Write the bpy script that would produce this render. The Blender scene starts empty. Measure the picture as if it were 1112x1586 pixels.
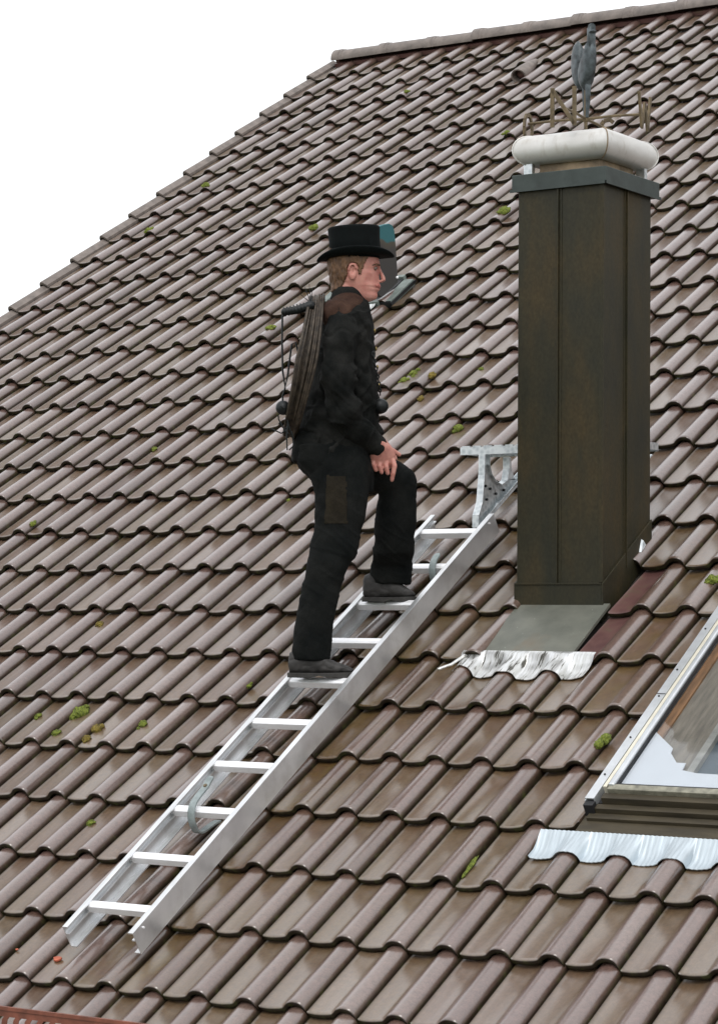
import bpy, math, random
from mathutils import Vector, Matrix, noise
random.seed(7)
R = math.radians
scene = bpy.context.scene
COL = scene.collection

# ------------------------------------------------------------------ camera
cam_d = bpy.data.cameras.new('camera'); cam = bpy.data.objects.new('camera', cam_d); COL.objects.link(cam)
cam_d.sensor_fit = 'VERTICAL'; cam_d.sensor_height = 24.0; cam_d.lens = 58.13
cam_d.clip_start = 0.1; cam_d.clip_end = 5000
cx = Vector((0.83031, 0.55725, 0.00749)); cz = Vector((0.55699, -0.82932, -0.04470)); cz.normalize()
cx = (cx - cz * cx.dot(cz)).normalized(); cy = cz.cross(cx)
m = Matrix((cx, cy, cz)).transposed().to_4x4(); m.translation = Vector((6.4873, -7.7548, 0.6915))
cam.matrix_world = m
scene.camera = cam

# ------------------------------------------------------------------ sky, sun, exposure
SUN_EL, SUN_AZ = 52.0, 150.0          # azimuth clockwise from +Y
w = bpy.data.worlds.new('World'); scene.world = w; w.use_nodes = True
nt = w.node_tree; nt.nodes.clear()
out = nt.nodes.new('ShaderNodeOutputWorld'); bg = nt.nodes.new('ShaderNodeBackground')
sky = nt.nodes.new('ShaderNodeTexSky'); sky.sky_type = 'NISHITA'; sky.sun_disc = False
sky.sun_elevation = R(SUN_EL); sky.sun_rotation = R(SUN_AZ); sky.dust_density = 4.0; sky.air_density = 1.0
# a closed cloud layer in front of the clear sky: nearly white, faintly uneven
tc = nt.nodes.new('ShaderNodeTexCoord'); nz = nt.nodes.new('ShaderNodeTexNoise'); nz.inputs['Scale'].default_value = 1.6
nz.inputs['Detail'].default_value = 4.0
rp = nt.nodes.new('ShaderNodeValToRGB')
rp.color_ramp.elements[0].position = 0.3; rp.color_ramp.elements[0].color = (9.0, 9.2, 9.5, 1)
rp.color_ramp.elements[1].position = 0.75; rp.color_ramp.elements[1].color = (10.4, 10.5, 10.6, 1)
mx = nt.nodes.new('ShaderNodeMixRGB'); mx.inputs['Fac'].default_value = 0.93
nt.links.new(tc.outputs['Generated'], nz.inputs['Vector']); nt.links.new(nz.outputs['Fac'], rp.inputs['Fac'])
nt.links.new(sky.outputs['Color'], mx.inputs['Color1']); nt.links.new(rp.outputs['Color'], mx.inputs['Color2'])
nt.links.new(mx.outputs['Color'], bg.inputs['Color']); bg.inputs['Strength'].default_value = 0.11
nt.links.new(bg.outputs['Background'], out.inputs['Surface'])
sd = bpy.data.lights.new('sun', 'SUN'); sd.energy = 0.9; sd.angle = R(25); sd.color = (1.0, 0.97, 0.93)
sun = bpy.data.objects.new('sun', sd); COL.objects.link(sun)
el, az = R(SUN_EL), R(SUN_AZ)
to_sun = Vector((math.sin(az) * math.cos(el), math.cos(az) * math.cos(el), math.sin(el)))
sun.rotation_euler = to_sun.to_track_quat('Z', 'Y').to_euler()
scene.view_settings.view_transform = 'Standard'; scene.view_settings.look = 'None'
scene.view_settings.exposure = 0.42; scene.view_settings.gamma = 1.0
scene.render.engine = 'CYCLES'
scene.cycles.max_bounces = 6

# ------------------------------------------------------------------ roof frame of reference
PW, GA, TH = 0.204, 0.35878, R(32.716)     # tile width, course length along the slope, pitch
ST, CT = math.sin(TH), math.cos(TH)
def G(c, r, w=0.0):                         # column, course (down the slope), height off the roof
    return Vector((c * PW, -r * GA * CT - w * ST, -r * GA * ST + w * CT))

# ------------------------------------------------------------------ node helpers
class NT:
    def __init__(s, name, rough=0.5, metal=0.0, spec=0.5):
        s.m = bpy.data.materials.new(name); s.m.use_nodes = True; s.t = s.m.node_tree
        s.b = s.t.nodes['Principled BSDF']; s.b.inputs['Roughness'].default_value = rough
        s.b.inputs['Metallic'].default_value = metal; s.b.inputs['Specular IOR Level'].default_value = spec
        s._co = None
    def n(s, k, **a):
        x = s.t.nodes.new(k)
        for q, v in a.items():
            if hasattr(x, q) and q not in x.inputs: setattr(x, q, v)
            else: x.inputs[q].default_value = v
        return x
    def l(s, a, b): s.t.links.new(a, b)
    def co(s, scale=(1, 1, 1), rot=(0, 0, 0)):
        if s._co is None: s._co = s.n('ShaderNodeTexCoord')
        mp = s.n('ShaderNodeMapping'); mp.inputs['Scale'].default_value = scale; mp.inputs['Rotation'].default_value = rot
        s.l(s._co.outputs['Object'], mp.inputs['Vector']); return mp.outputs['Vector']
    def noise(s, scale, vec=None, detail=4.0, rough=0.55):
        x = s.n('ShaderNodeTexNoise'); x.inputs['Scale'].default_value = scale; x.inputs['Detail'].default_value = detail
        x.inputs['Roughness'].default_value = rough; s.l(vec if vec is not None else s.co(), x.inputs['Vector']); return x.outputs['Fac']
    def ramp(s, fac, stops):
        x = s.n('ShaderNodeValToRGB'); e = x.color_ramp.elements
        while len(e) < len(stops): e.new(0.5)
        for i, (p, c) in enumerate(stops):
            e[i].position = p; e[i].color = (*c, 1) if hasattr(c, '__len__') else (c, c, c, 1)
        s.l(fac, x.inputs['Fac']); return x.outputs['Color']
    def mix(s, fac, a, b, mode='MIX'):
        x = s.n('ShaderNodeMixRGB'); x.blend_type = mode
        for sock, v in ((x.inputs['Fac'], fac), (x.inputs['Color1'], a), (x.inputs['Color2'], b)):
            if isinstance(v, (int, float)): sock.default_value = v
            elif isinstance(v, tuple): sock.default_value = (*v, 1)
            else: s.l(v, sock)
        return x.outputs['Color']
    def math(s, op, a, b=0.0):
        x = s.n('ShaderNodeMath'); x.operation = op
        for sock, v in ((x.inputs[0], a), (x.inputs[1], b)):
            if isinstance(v, (int, float)): sock.default_value = v
            else: s.l(v, sock)
        return x.outputs[0]
    def color(s, c):
        if isinstance(c, tuple): s.b.inputs['Base Color'].default_value = (*c, 1)
        else: s.l(c, s.b.inputs['Base Color'])
    def rough(s, v): s.l(v, s.b.inputs['Roughness'])
    def bump(s, h, strength=0.3, dist=0.003):
        x = s.n('ShaderNodeBump'); x.inputs['Strength'].default_value = strength; x.inputs['Distance'].default_value = dist
        s.l(h, x.inputs['Height']); s.l(x.outputs['Normal'], s.b.inputs['Normal'])

def simple(name, c, rough=0.5, metal=0.0, var=0.25, scale=20, bump=0.0, stretch=(1, 1, 1), spec=0.5, bd=0.002):
    k = NT(name, rough, metal, spec)
    f = k.noise(scale, k.co(stretch))
    lo = tuple(x * (1 - var) for x in c); hi = tuple(min(1, x * (1 + var)) for x in c)
    k.color(k.ramp(f, [(0.3, lo), (0.7, hi)]))
    if bump: k.bump(f, bump, bd)
    return k.m

# ------------------------------------------------------------------ materials
MT = {}
k = NT('roof tile', 0.42)
at = k.n('ShaderNodeVertexColor'); at.layer_name = 'tint'
sp = k.n('ShaderNodeSeparateColor'); k.l(at.outputs['Color'], sp.inputs['Color'])
rnd, lip, tro, och = sp.outputs['Red'], sp.outputs['Green'], sp.outputs['Blue'], at.outputs['Alpha']
n1 = k.noise(7.0, k.co()); n2 = k.noise(55.0, k.co(), 5.0, 0.65)
n3 = k.noise(11.0, k.co((4.2, 0.55, 0.55), (0, 0, 0)), 6.0, 0.62); n4 = k.noise(1.1, k.co(), 3.0)
roll = k.ramp(rnd, [(0.0, (0.090, 0.052, 0.043)), (0.5, (0.126, 0.078, 0.067)), (1.0, (0.168, 0.116, 0.100))])
tr = k.ramp(rnd, [(0.0, (0.072, 0.036, 0.022)), (0.35, (0.110, 0.062, 0.040)), (0.7, (0.126, 0.078, 0.046)), (1.0, (0.165, 0.112, 0.078))])
streak = k.ramp(n3, [(0.35, 0.0), (0.65, 1.0)])
tr = k.mix(k.math('MULTIPLY', streak, 0.5), tr, (0.180, 0.134, 0.106))
roll = k.mix(k.math('MULTIPLY', k.ramp(n3, [(0.5, 0.0), (0.75, 1.0)]), 0.4), roll, (0.115, 0.085, 0.070))
base = k.mix(tro, roll, tr)
och_c = k.ramp(n1, [(0.3, (0.095, 0.040, 0.020)), (0.6, (0.125, 0.078, 0.020))])
base = k.mix(k.math('MULTIPLY', och, k.math('ADD', 0.35, k.math('MULTIPLY', tro, 0.6))), base, och_c)
alg = k.math('MULTIPLY', k.ramp(n4, [(0.40, 0.0), (0.62, 1.0)]), k.math('ADD', 0.08, k.math('MULTIPLY', tro, 0.42)))
base = k.mix(alg, base, (0.118, 0.086, 0.044))
base = k.mix(1.0, base, k.ramp(k.math('ADD', k.math('MULTIPLY', n2, 0.6), k.math('MULTIPLY', k.noise(160.0, k.co(), 3.0, 0.7), 0.4)), [(0.3, 0.62), (0.7, 1.28)]), 'MULTIPLY')
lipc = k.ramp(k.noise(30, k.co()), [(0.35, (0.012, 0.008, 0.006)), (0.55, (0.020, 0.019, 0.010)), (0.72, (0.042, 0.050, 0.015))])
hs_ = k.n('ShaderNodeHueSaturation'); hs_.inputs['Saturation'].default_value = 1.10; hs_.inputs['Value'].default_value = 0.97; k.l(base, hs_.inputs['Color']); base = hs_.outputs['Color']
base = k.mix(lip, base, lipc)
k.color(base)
k.rough(k.math('ADD', k.math('MULTIPLY', n2, 0.18), k.math('ADD', 0.30, k.math('MULTIPLY', tro, 0.12))))
k.bump(k.math('ADD', n2, k.math('MULTIPLY', n3, 0.5)), 0.35, 0.0022)
k.l(k.math('MULTIPLY', k.math('SUBTRACT', 1.0, lip), 0.95), k.b.inputs['Coat Weight']); k.b.inputs['Coat Roughness'].default_value = 0.22; k.b.inputs['Coat IOR'].default_value = 1.95; k.l(k.math('MULTIPLY', k.math('SUBTRACT', 1.0, lip), 0.5), k.b.inputs['Specular IOR Level'])
MT['tile'] = k.m
k = NT('red tile', 0.45)
f = k.noise(14, k.co((1, 1, 1))); k.color(k.ramp(f, [(0.3, (0.080, 0.034, 0.032)), (0.55, (0.115, 0.055, 0.048)), (0.75, (0.10, 0.072, 0.045))])); k.bump(f, 0.3)
MT['redtile'] = k.m
MT['ridge'] = simple('ridge tile', (0.165, 0.138, 0.122), 0.55, 0, 0.3, 16, 0.4)
k = NT('dark copper sheet', 0.5, 0.25)
f = k.noise(3.2, k.co((1.6, 1.6, 0.55)), 7, 0.62); g2 = k.noise(85, k.co((1, 1, 0.7)), 4)
c = k.ramp(f, [(0.30, (0.016, 0.017, 0.010)), (0.5, (0.029, 0.025, 0.012)), (0.72, (0.054, 0.037, 0.014))])
k.color(k.mix(0.5, c, k.ramp(g2, [(0.3, 0.55), (0.75, 1.5)]), 'MULTIPLY')); k.bump(k.noise(6, k.co((1, 1, .6))), 0.35, 0.006)
k.rough(k.ramp(f, [(0.3, 0.42), (0.7, 0.62)]))
k.b.inputs['Specular IOR Level'].default_value = 0.35; MT['copper'] = k.m
MT['cap'] = simple('grey green sheet', (0.042, 0.053, 0.049), 0.55, 0.3, 0.25, 14, 0.2)
k = NT('steel cowl', 0.48, 0.45)
f = k.noise(8, k.co((1, 1, 3)), 5); gz = k.noise(34, k.co((1, 1, 0.3)), 5)
c = k.ramp(f, [(0.3, (0.56, 0.545, 0.52)), (0.7, (0.66, 0.65, 0.63))])
k.color(k.mix(k.math('MULTIPLY', k.ramp(gz, [(0.55, 0.0), (0.75, 1.0)]), 0.35), c, (0.30, 0.25, 0.19)))
MT['cowl'] = k.m
MT['stain'] = simple('stained neck', (0.30, 0.22, 0.14), 0.6, 0.2, 0.5, 12)
k = NT('aluminium', 0.36, 0.75)
f = k.noise(40, k.co((1, .15, .15)), 4); sc_ = k.noise(6, k.co(), 5, 0.7); k.color(k.mix(k.math('MULTIPLY', k.ramp(sc_, [(0.5, 0.0), (0.7, 1.0)]), 0.4), k.ramp(f, [(0.3, (0.60, 0.61, 0.62)), (0.7, (0.78, 0.79, 0.80))]), (0.42, 0.41, 0.39))); k.rough(k.ramp(f, [(0.3, 0.28), (0.7, 0.45)]))
MT['alu'] = k.m
MT['rung'] = simple('rung aluminium', (0.90, 0.90, 0.92), 0.5, 0.35, 0.04, 30)
k = NT('galvanised steel', 0.38, 0.8)
v = k.n('ShaderNodeTexVoronoi'); v.inputs['Scale'].default_value = 45; k.l(k.co(), v.inputs['Vector'])
k.color(k.ramp(v.outputs['Distance'], [(0.0, (0.38, 0.42, 0.44)), (0.7, (0.66, 0.69, 0.70))]))
MT['galv'] = k.m
MT['hook'] = simple('hook steel', (0.26, 0.30, 0.30), 0.5, 0.4, 0.3, 25)
k = NT('grey apron', 0.5, 0.15); f = k.noise(9, k.co(), 5); g_n = k.noise(5, k.co((1, .5, .5)), 3); sp_ = k.noise(120, k.co(), 1)
c = k.ramp(f, [(0.3, (0.095, 0.100, 0.082)), (0.7, (0.155, 0.158, 0.130))]); c = k.mix(k.math('MULTIPLY', k.ramp(g_n, [(0.52, 0.0), (0.66, 1.0)]), 0.6), c, (0.15, 0.085, 0.035))
k.color(k.mix(k.ramp(sp_, [(0.76, 0.0), (0.80, 0.7)]), c, (0.5, 0.52, 0.48))); k.bump(f, 0.3); MT['apron'] = k.m
k = NT('crimped lead', 0.34, 0.75)
f = k.noise(12, k.co((8, 1, 1)), 5); k.color(k.ramp(f, [(0.36, (0.10, 0.095, 0.08)), (0.42, (0.60, 0.60, 0.58)), (0.7, (0.82, 0.83, 0.84))])); k.bump(f, 0.4)
MT['lead'] = k.m
MT['zinc'] = simple('pleated zinc', (0.50, 0.56, 0.60), 0.45, 0.5, 0.15, 10, 0.2, (10, 1, 1))
MT['winframe'] = simple('window cladding', (0.62, 0.64, 0.66), 0.35, 0.7, 0.1, 18)
MT['dullrail'] = simple('dirty grey rail', (0.24, 0.23, 0.18), 0.5, 0.3, 0.4, 30, 0.2)
MT['wincream'] = simple('window rail', (0.72, 0.68, 0.56), 0.35, 0.4, 0.1, 18)
MT['olive'] = simple('weathered brown sheet', (0.046, 0.036, 0.020), 0.65, 0.1, 0.4, 16, 0.2, (0.4, 2, 2))
MT['black'] = simple('black rubber', (0.012, 0.012, 0.014), 0.6)
MT['whiteboard'] = simple('white sky reflection', (0.62, 0.62, 0.65), 0.7, 0, 0.03, 8)
MT['browndrape'] = simple('brown lining and reflection', (0.20, 0.165, 0.13), 0.7, 0, 0.3, 12, 0, (6, 0.6, 0.6))
MT['wood'] = simple('orange wood', (0.25, 0.12, 0.05), 0.5, 0, 0.4, 10, 0, (6, 1, 1))
MT['slate'] = simple('dark blue panel', (0.05, 0.075, 0.095), 0.4, 0, 0.4, 3)
MT['greyrail'] = simple('grey rail', (0.30, 0.28, 0.25), 0.5)
MT['redmetal'] = simple('red brown metal', (0.19, 0.062, 0.038), 0.5, 0.1, 0.4, 14, 0.2)
MT['moss'] = None
for nm, a, b in (('moss', (0.055, 0.075, 0.010), (0.20, 0.24, 0.03)), ('moss2', (0.07, 0.055, 0.010), (0.22, 0.16, 0.025))):
    k = NT('green moss' if nm == 'moss' else 'yellow brown moss', 0.9); f = k.noise(130, k.co(), 4)
    k.color(k.ramp(f, [(0.35, a), (0.65, b)])); k.bump(f, 0.9, 0.006); MT[nm] = k.m
MT['chip'] = simple('brick red chip', (0.42, 0.11, 0.06), 0.7)
MT['teal'] = simple('teal reflection', (0.03, 0.20, 0.22), 0.55, 0.1, 0.3, 20)
k = NT('hatch lid', 0.5, 0.2)
xyz = k.n('ShaderNodeSeparateXYZ'); tcn = k.n('ShaderNodeTexCoord'); k.l(tcn.outputs['Generated'], xyz.inputs[0])
zz = k.math('ADD', xyz.outputs['Z'], k.math('MULTIPLY', k.noise(7, k.co(), 1), 0.40))
k.color(k.ramp(zz, [(0.84, (0.042, 0.040, 0.038)), (0.97, (0.070, 0.062, 0.045)), (1.08, (0.025, 0.125, 0.14))]))  # teal top paints a reflection into the lid's colour
MT['lid'] = k.m
MT['hatchframe'] = simple('grey green frame', (0.15, 0.18, 0.165), 0.5, 0.1, 0.3, 20)
MT['vane'] = simple('weathered copper bird', (0.060, 0.072, 0.078), 0.5, 0.4, 0.75, 26, 0.5, bd=0.006)
MT['letter'] = simple('tarnished brass', (0.125, 0.092, 0.050), 0.55, 0.3, 0.4, 30, 0.3)
# cloth, skin
def cloth(name, a, b, scale=10, bump=0.4):
    k = NT(name, 0.92, 0, 0.12); f = k.noise(scale, k.co(), 5, 0.6); g = k.noise(260, k.co(), 2)
    k.color(k.mix(0.6, k.ramp(f, [(0.35, a), (0.72, b)]), k.ramp(g, [(0.3, 0.6), (0.7, 1.4)]), 'MULTIPLY')); k.bump(k.math('ADD', f, k.math('MULTIPLY', g, 0.25)), bump, 0.008)
    return k.m
MT['jacket'] = cloth('black jacket cloth', (0.0040, 0.0048, 0.0046), (0.0180, 0.0178, 0.0165), 9, 0.7)
MT['trousers'] = cloth('black trouser cloth', (0.0032, 0.0042, 0.0042), (0.0115, 0.0120, 0.0112), 8, 0.7)
MT['leather'] = cloth('brown leather', (0.026, 0.013, 0.010), (0.062, 0.034, 0.023), 14, 0.3)
MT['patch'] = cloth('brown knee patch cloth', (0.013, 0.011, 0.008), (0.027, 0.022, 0.014), 12)
MT['shoe'] = simple('worn shoe leather', (0.024, 0.022, 0.021), 0.65, 0, 0.5, 24, 0.4)
MT['sole'] = simple('shoe sole', (0.028, 0.026, 0.024), 0.8, 0, 0.4, 30)
k = NT('skin', 0.5, 0, 0.4); f = k.noise(28, k.co(), 4)
k.color(k.ramp(f, [(0.3, (0.43, 0.165, 0.135)), (0.7, (0.56, 0.275, 0.225))]))
k.b.inputs['Subsurface Weight'].default_value = 0.08; k.b.inputs['Subsurface Scale'].default_value = 0.01
MT['skin'] = k.m
MT['lips'] = simple('lips', (0.40, 0.13, 0.11), 0.45)
k = NT('ginger brown hair', 0.6); f = k.noise(90, k.co((1, 1, 0.25)), 4)
k.color(k.ramp(f, [(0.3, (0.045, 0.021, 0.010)), (0.7, (0.165, 0.080, 0.034))])); k.bump(f, 1.0, 0.006); MT['hair'] = k.m
MT['hat'] = simple('black felt', (0.0025, 0.0040, 0.0042), 0.8, 0, 0.3, 30, 0.15, spec=0.12)
MT['iron'] = simple('blackened iron', (0.010, 0.012, 0.013), 0.5, 0.4, 0.4, 30)
MT['rod'] = simple('brown steel rods', (0.046, 0.034, 0.024), 0.6, 0.2, 0.7, 40)
MT['brass'] = simple('dull brass', (0.30, 0.22, 0.08), 0.4, 0.8)
MT['eye'] = simple('eye', (0.16, 0.11, 0.09), 0.3, 0, 0.05)  # eyeball colour darkened for the shade under the brow
MT['iris'] = simple('iris', (0.03, 0.04, 0.04), 0.3)
MT['wallp'] = simple('pale render wall', (0.62, 0.58, 0.50), 0.85, 0, 0.06, 6, 0.2)
MT['ground'] = simple('ground grass', (0.07, 0.085, 0.04), 0.95, 0, 0.4, 0.6)
MT['deck'] = simple('dark roof underlay', (0.03, 0.025, 0.02), 0.9)
g = bpy.data.materials.new('window glass'); g.use_nodes = True; t = g.node_tree; t.nodes.clear()
o_ = t.nodes.new('ShaderNodeOutputMaterial'); ms = t.nodes.new('ShaderNodeMixShader'); fr = t.nodes.new('ShaderNodeMath'); fr.operation = 'MULTIPLY_ADD'; fr.inputs[1].default_value = 0.9; fr.inputs[2].default_value = 0.05
lw = t.nodes.new('ShaderNodeLayerWeight'); pw_ = t.nodes.new('ShaderNodeMath'); pw_.operation = 'POWER'; pw_.inputs[1].default_value = 5; t.links.new(lw.outputs['Facing'], pw_.inputs[0]); t.links.new(pw_.outputs[0], fr.inputs[0])
ta = t.nodes.new('ShaderNodeBsdfTransparent'); ta.inputs['Color'].default_value = (0.93, 0.95, 0.96, 1); gl = t.nodes.new('ShaderNodeBsdfGlossy'); gl.inputs['Roughness'].default_value = 0.02
t.links.new(fr.outputs[0], ms.inputs[0]); t.links.new(ta.outputs[0], ms.inputs[1]); t.links.new(gl.outputs[0], ms.inputs[2]); t.links.new(ms.outputs[0], o_.inputs[0])
MT['glass'] = g

# ------------------------------------------------------------------ object helpers
def tag(o, label=None, cat=None, group=None, kind=None):
    if label: o['label'] = label
    if cat: o['category'] = cat
    if group: o['group'] = group
    if kind: o['kind'] = kind
    return o
def empty(name, loc, label=None, cat=None, group=None, rz=0.0):
    o = bpy.data.objects.new(name, None); COL.objects.link(o); o.location = loc; o.rotation_euler = (0, 0, rz)
    o.empty_display_size = 0.1
    return tag(o, label, cat, group)
def world_m(o):
    m_ = o.matrix_basis.copy()
    return (world_m(o.parent) @ m_) if o.parent else m_
class MB:
    def __init__(s): s.v = []; s.f = []; s.mi = []
    def add(s, vs, fs, mi=0):
        b = len(s.v); s.v += [tuple(x) for x in vs]; s.f += [tuple(b + i for i in q) for q in fs]; s.mi += [mi] * len(fs)
    def hexa(s, P, mi=0):     # 8 points: bottom 4 ccw, top 4 ccw
        s.add(P, [(3, 2, 1, 0), (4, 5, 6, 7), (0, 1, 5, 4), (1, 2, 6, 5), (2, 3, 7, 6), (3, 0, 4, 7)], mi)
    def box(s, x0, x1, y0, y1, z0, z1, mi=0):
        s.hexa([(x0, y0, z0), (x1, y0, z0), (x1, y1, z0), (x0, y1, z0), (x0, y0, z1), (x1, y0, z1), (x1, y1, z1), (x0, y1, z1)], mi)
    def rbox(s, c0, c1, r0, r1, w0, w1, mi=0):   # box in the roof's own frame (r1 is lower on the slope)
        s.hexa([G(c0, r1, w0), G(c1, r1, w0), G(c1, r0, w0), G(c0, r0, w0), G(c0, r1, w1), G(c1, r1, w1), G(c1, r0, w1), G(c0, r0, w1)], mi)
    def loft(s, rings, cap=True, mi=0, closed=True):
        n = len(rings[0]); vs = [p for r_ in rings for p in r_]; fs = []
        for i in range(len(rings) - 1):
            for j in range(n if closed else n - 1):
                a = i * n + j; b = i * n + (j + 1) % n
                fs.append((a, b, b + n, a + n))
        if cap and closed:
            fs.append(tuple(range(n - 1, -1, -1))); q = (len(rings) - 1) * n; fs.append(tuple(range(q, q + n)))
        s.add(vs, fs, mi)
    def tube(s, pts, rad, n=10, side=None, mi=0, cap=True, round_ends=False, closed=False):
        P = [Vector(p[:3]) for p in pts]; K = len(P)
        rr = []
        for i in range(K):
            if isinstance(rad, (int, float)): rr.append((rad, rad))
            elif rad is None: rr.append((pts[i][3], pts[i][4]))
            else: rr.append((rad[i], rad[i]))
        rings = []; e2 = Vector(side) if side else None
        for i in range(K):
            if closed: t_ = P[(i + 1) % K] - P[i - 1]
            else: t_ = (P[min(i + 1, K - 1)] - P[max(i - 1, 0)])
            t_.normalize()
            if side is None:
                if e2 is None: e2 = Vector((0, 0, 1)) if abs(t_.z) < 0.9 else Vector((1, 0, 0))
            else: e2 = Vector(side)
            e = e2 - t_ * e2.dot(t_); e.normalize(); e1 = e.cross(t_); e2 = e
            ra, rb = rr[i]
            rings.append((P[i], e1, e, ra, rb, t_))
        if round_ends:
            a = rings[0]; b = rings[-1]
            pre = [(a[0] - a[5] * a[3] * q, a[1], a[2], a[3] * z_, a[4] * z_, a[5]) for q, z_ in ((0.92, 0.3), (0.6, 0.75))]
            post = [(b[0] + b[5] * b[3] * q, b[1], b[2], b[3] * z_, b[4] * z_, b[5]) for q, z_ in ((0.6, 0.75), (0.92, 0.3))]
            rings = pre + rings + post
        L = [[c_ + e1 * ra * math.cos(6.28318 * j / n) + e * rb * math.sin(6.28318 * j / n) for j in range(n)] for c_, e1, e, ra, rb, _ in rings]
        if closed: L.append(L[0])
        s.loft(L, cap and not closed, mi)
    def ball(s, c, r, n=14, sc=(1, 1, 1), mi=0):
        rings = []
        for i in range(1, n):
            a = math.pi * i / n
            rings.append([(c[0] + r * sc[0] * math.sin(a) * math.cos(6.28318 * j / (2 * n)), c[1] + r * sc[1] * math.sin(a) * math.sin(6.28318 * j / (2 * n)), c[2] - r * sc[2] * math.cos(a)) for j in range(2 * n)])
        s.loft(rings, True, mi)
    def hloft(s, S, n=32, ex=2.3, egg=0.0, mi=0):
        rings = []
        for z, xa, xb, d, dr in S:
            cx_, rx = (xa + xb) / 2, (xb - xa) / 2; ring = []
            for j in range(n):
                a = 6.28318 * j / n; ca, sa = math.cos(a), math.sin(a)
                px_ = math.copysign(abs(ca) ** (2 / ex), ca); py_ = math.copysign(abs(sa) ** (2 / ex), sa)
                ring.append((cx_ + rx * px_, d + dr * py_ * (1 - egg * max(0, px_) ** 2), z))
            rings.append(ring)
        if rings[0][0][2] > rings[-1][0][2]: rings.reverse()
        s.loft(rings, True, mi)
    def xloft(s, S, n=24, ex=2.6, mi=0):
        rings = []
        for x, zt, zb, d, dr in S:
            cz_, rz_ = (zt + zb) / 2, (zt - zb) / 2
            rings.append([(x, d + dr * math.copysign(abs(math.cos(6.28318 * j / n)) ** (2 / ex), math.cos(6.28318 * j / n)),
                           cz_ + rz_ * math.copysign(abs(math.sin(6.28318 * j / n)) ** (2 / ex), math.sin(6.28318 * j / n))) for j in range(n)])
        s.loft(rings, True, mi)
    def mesh(s, name):
        me = bpy.data.meshes.new(name); me.from_pydata(s.v, [], s.f); me.validate(); return me
    def build_each(s, name, mats, parent=None, **kw):
        '''every separate piece in this builder becomes an object of its own'''
        par = list(range(len(s.v)))
        def find(a):
            while par[a] != a: par[a] = par[par[a]]; a = par[a]
            return a
        for f_ in s.f:
            for q in f_[1:]: par[find(q)] = find(f_[0])
        groups = {}
        for f_ in s.f: groups.setdefault(find(f_[0]), []).append(f_)
        res = []
        for fs in groups.values():
            idx = sorted({q for f_ in fs for q in f_}); mp = {q: i for i, q in enumerate(idx)}
            b2 = MB(); b2.add([s.v[q] for q in idx], [tuple(mp[q] for q in f_) for f_ in fs])
            if getattr(s, 'local', False): b2.local = True
            res.append(b2.build(name, mats, parent, **kw))
        return res
    def build(s, name, mats, parent=None, smooth=False, bevel=0.0, auto=40):
        me = s.mesh(name)
        if not isinstance(mats, (list, tuple)): mats = [mats]
        for q in mats: me.materials.append(MT[q] if isinstance(q, str) else q)
        if len(me.polygons) == len(s.mi):
            me.polygons.foreach_set('material_index', s.mi)
        o = bpy.data.objects.new(name, me); COL.objects.link(o)
        if parent:
            o.parent = parent
            inv = world_m(parent).inverted()
            if not getattr(s, 'local', False): me.transform(inv)
        if smooth:
            me.polygons.foreach_set('use_smooth', [True] * len(me.polygons))
            if auto: me.set_sharp_from_angle(angle=R(auto))
        if bevel:
            b = o.modifiers.new('bevel', 'BEVEL'); b.width = bevel; b.segments = 2; b.limit_method = 'ANGLE'; b.angle_limit = R(40)
        return o
def fuse(name, mb, mat, parent, voxel=0.006, smooth=3, fold=None, top=False):
    """one continuous skin round everything in mb (local coordinates of parent)"""
    me = mb.mesh(name + '_tmp'); o = bpy.data.objects.new(name + '_tmp', me); COL.objects.link(o)
    r_ = o.modifiers.new('r', 'REMESH'); r_.mode = 'VOXEL'; r_.voxel_size = voxel
    s_ = o.modifiers.new('s', 'SMOOTH'); s_.iterations = smooth; s_.factor = 0.5
    dg = bpy.context.evaluated_depsgraph_get(); dg.update()
    me2 = bpy.data.meshes.new_from_object(o.evaluated_get(dg)); me2.name = name
    bpy.data.objects.remove(o); bpy.data.meshes.remove(me)
    me2.materials.clear(); me2.materials.append(MT[mat])
    if fold:
        nn = [v.normal.copy() for v in me2.vertices]
        for v, q in zip(me2.vertices, nn): v.co += q * fold(v.co)
    me2.polygons.foreach_set('use_smooth', [True] * len(me2.polygons)); me2.polygons.foreach_set('material_index', [0] * len(me2.polygons))
    o2 = bpy.data.objects.new(name, me2); COL.objects.link(o2); o2.parent = parent
    return o2

# ------------------------------------------------------------------ ground
b = MB(); b.add([(-900, -900, -6.2), (900, -900, -6.2), (900, 900, -6.2), (-900, 900, -6.2)], [(0, 1, 2, 3)])
tag(b.build('ground', 'ground'), kind='structure')

# ------------------------------------------------------------------ the house
house = empty('house', (0, 0, -6.2), 'house with a steep brown clay tile roof and mortar grey ridge against white sky', 'house')
C0, C1, R0, R1 = -20, 22, -25, 5
PROF = [(-0.772, -.0375), (-0.755, -.0395), (-0.70, -.0410), (-0.60, -.0418), (-0.50, -.0405), (-0.42, -.0382), (-0.34, -.0355), (-0.285, -.0320),
        (-0.245, -.0268), (-0.21, -.0195), (-0.17, -.0118), (-0.12, -.0052), (-0.06, -.0010), (0.0, 0.0), (0.06, -.0012), (0.11, -.0050),
        (0.150, -.0118), (0.178, -.0205), (0.192, -.0310), (0.195, -.0375)]
TROUGH = [1, 1, 1, 1, 1, 1, 1, .8, .5, .2, 0, 0, 0, 0, 0, 0, 0, .1, .2, .3]
EDGE = [.9, .3, 0, 0, 0, 0, 0, .05, 0, 0, 0, 0, 0, 0, 0, 0, .06, .30, .9, 1.0]
VS = [0.0 - 0.10, 0.33, 0.70, 0.955, 0.99, 1.0]
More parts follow.
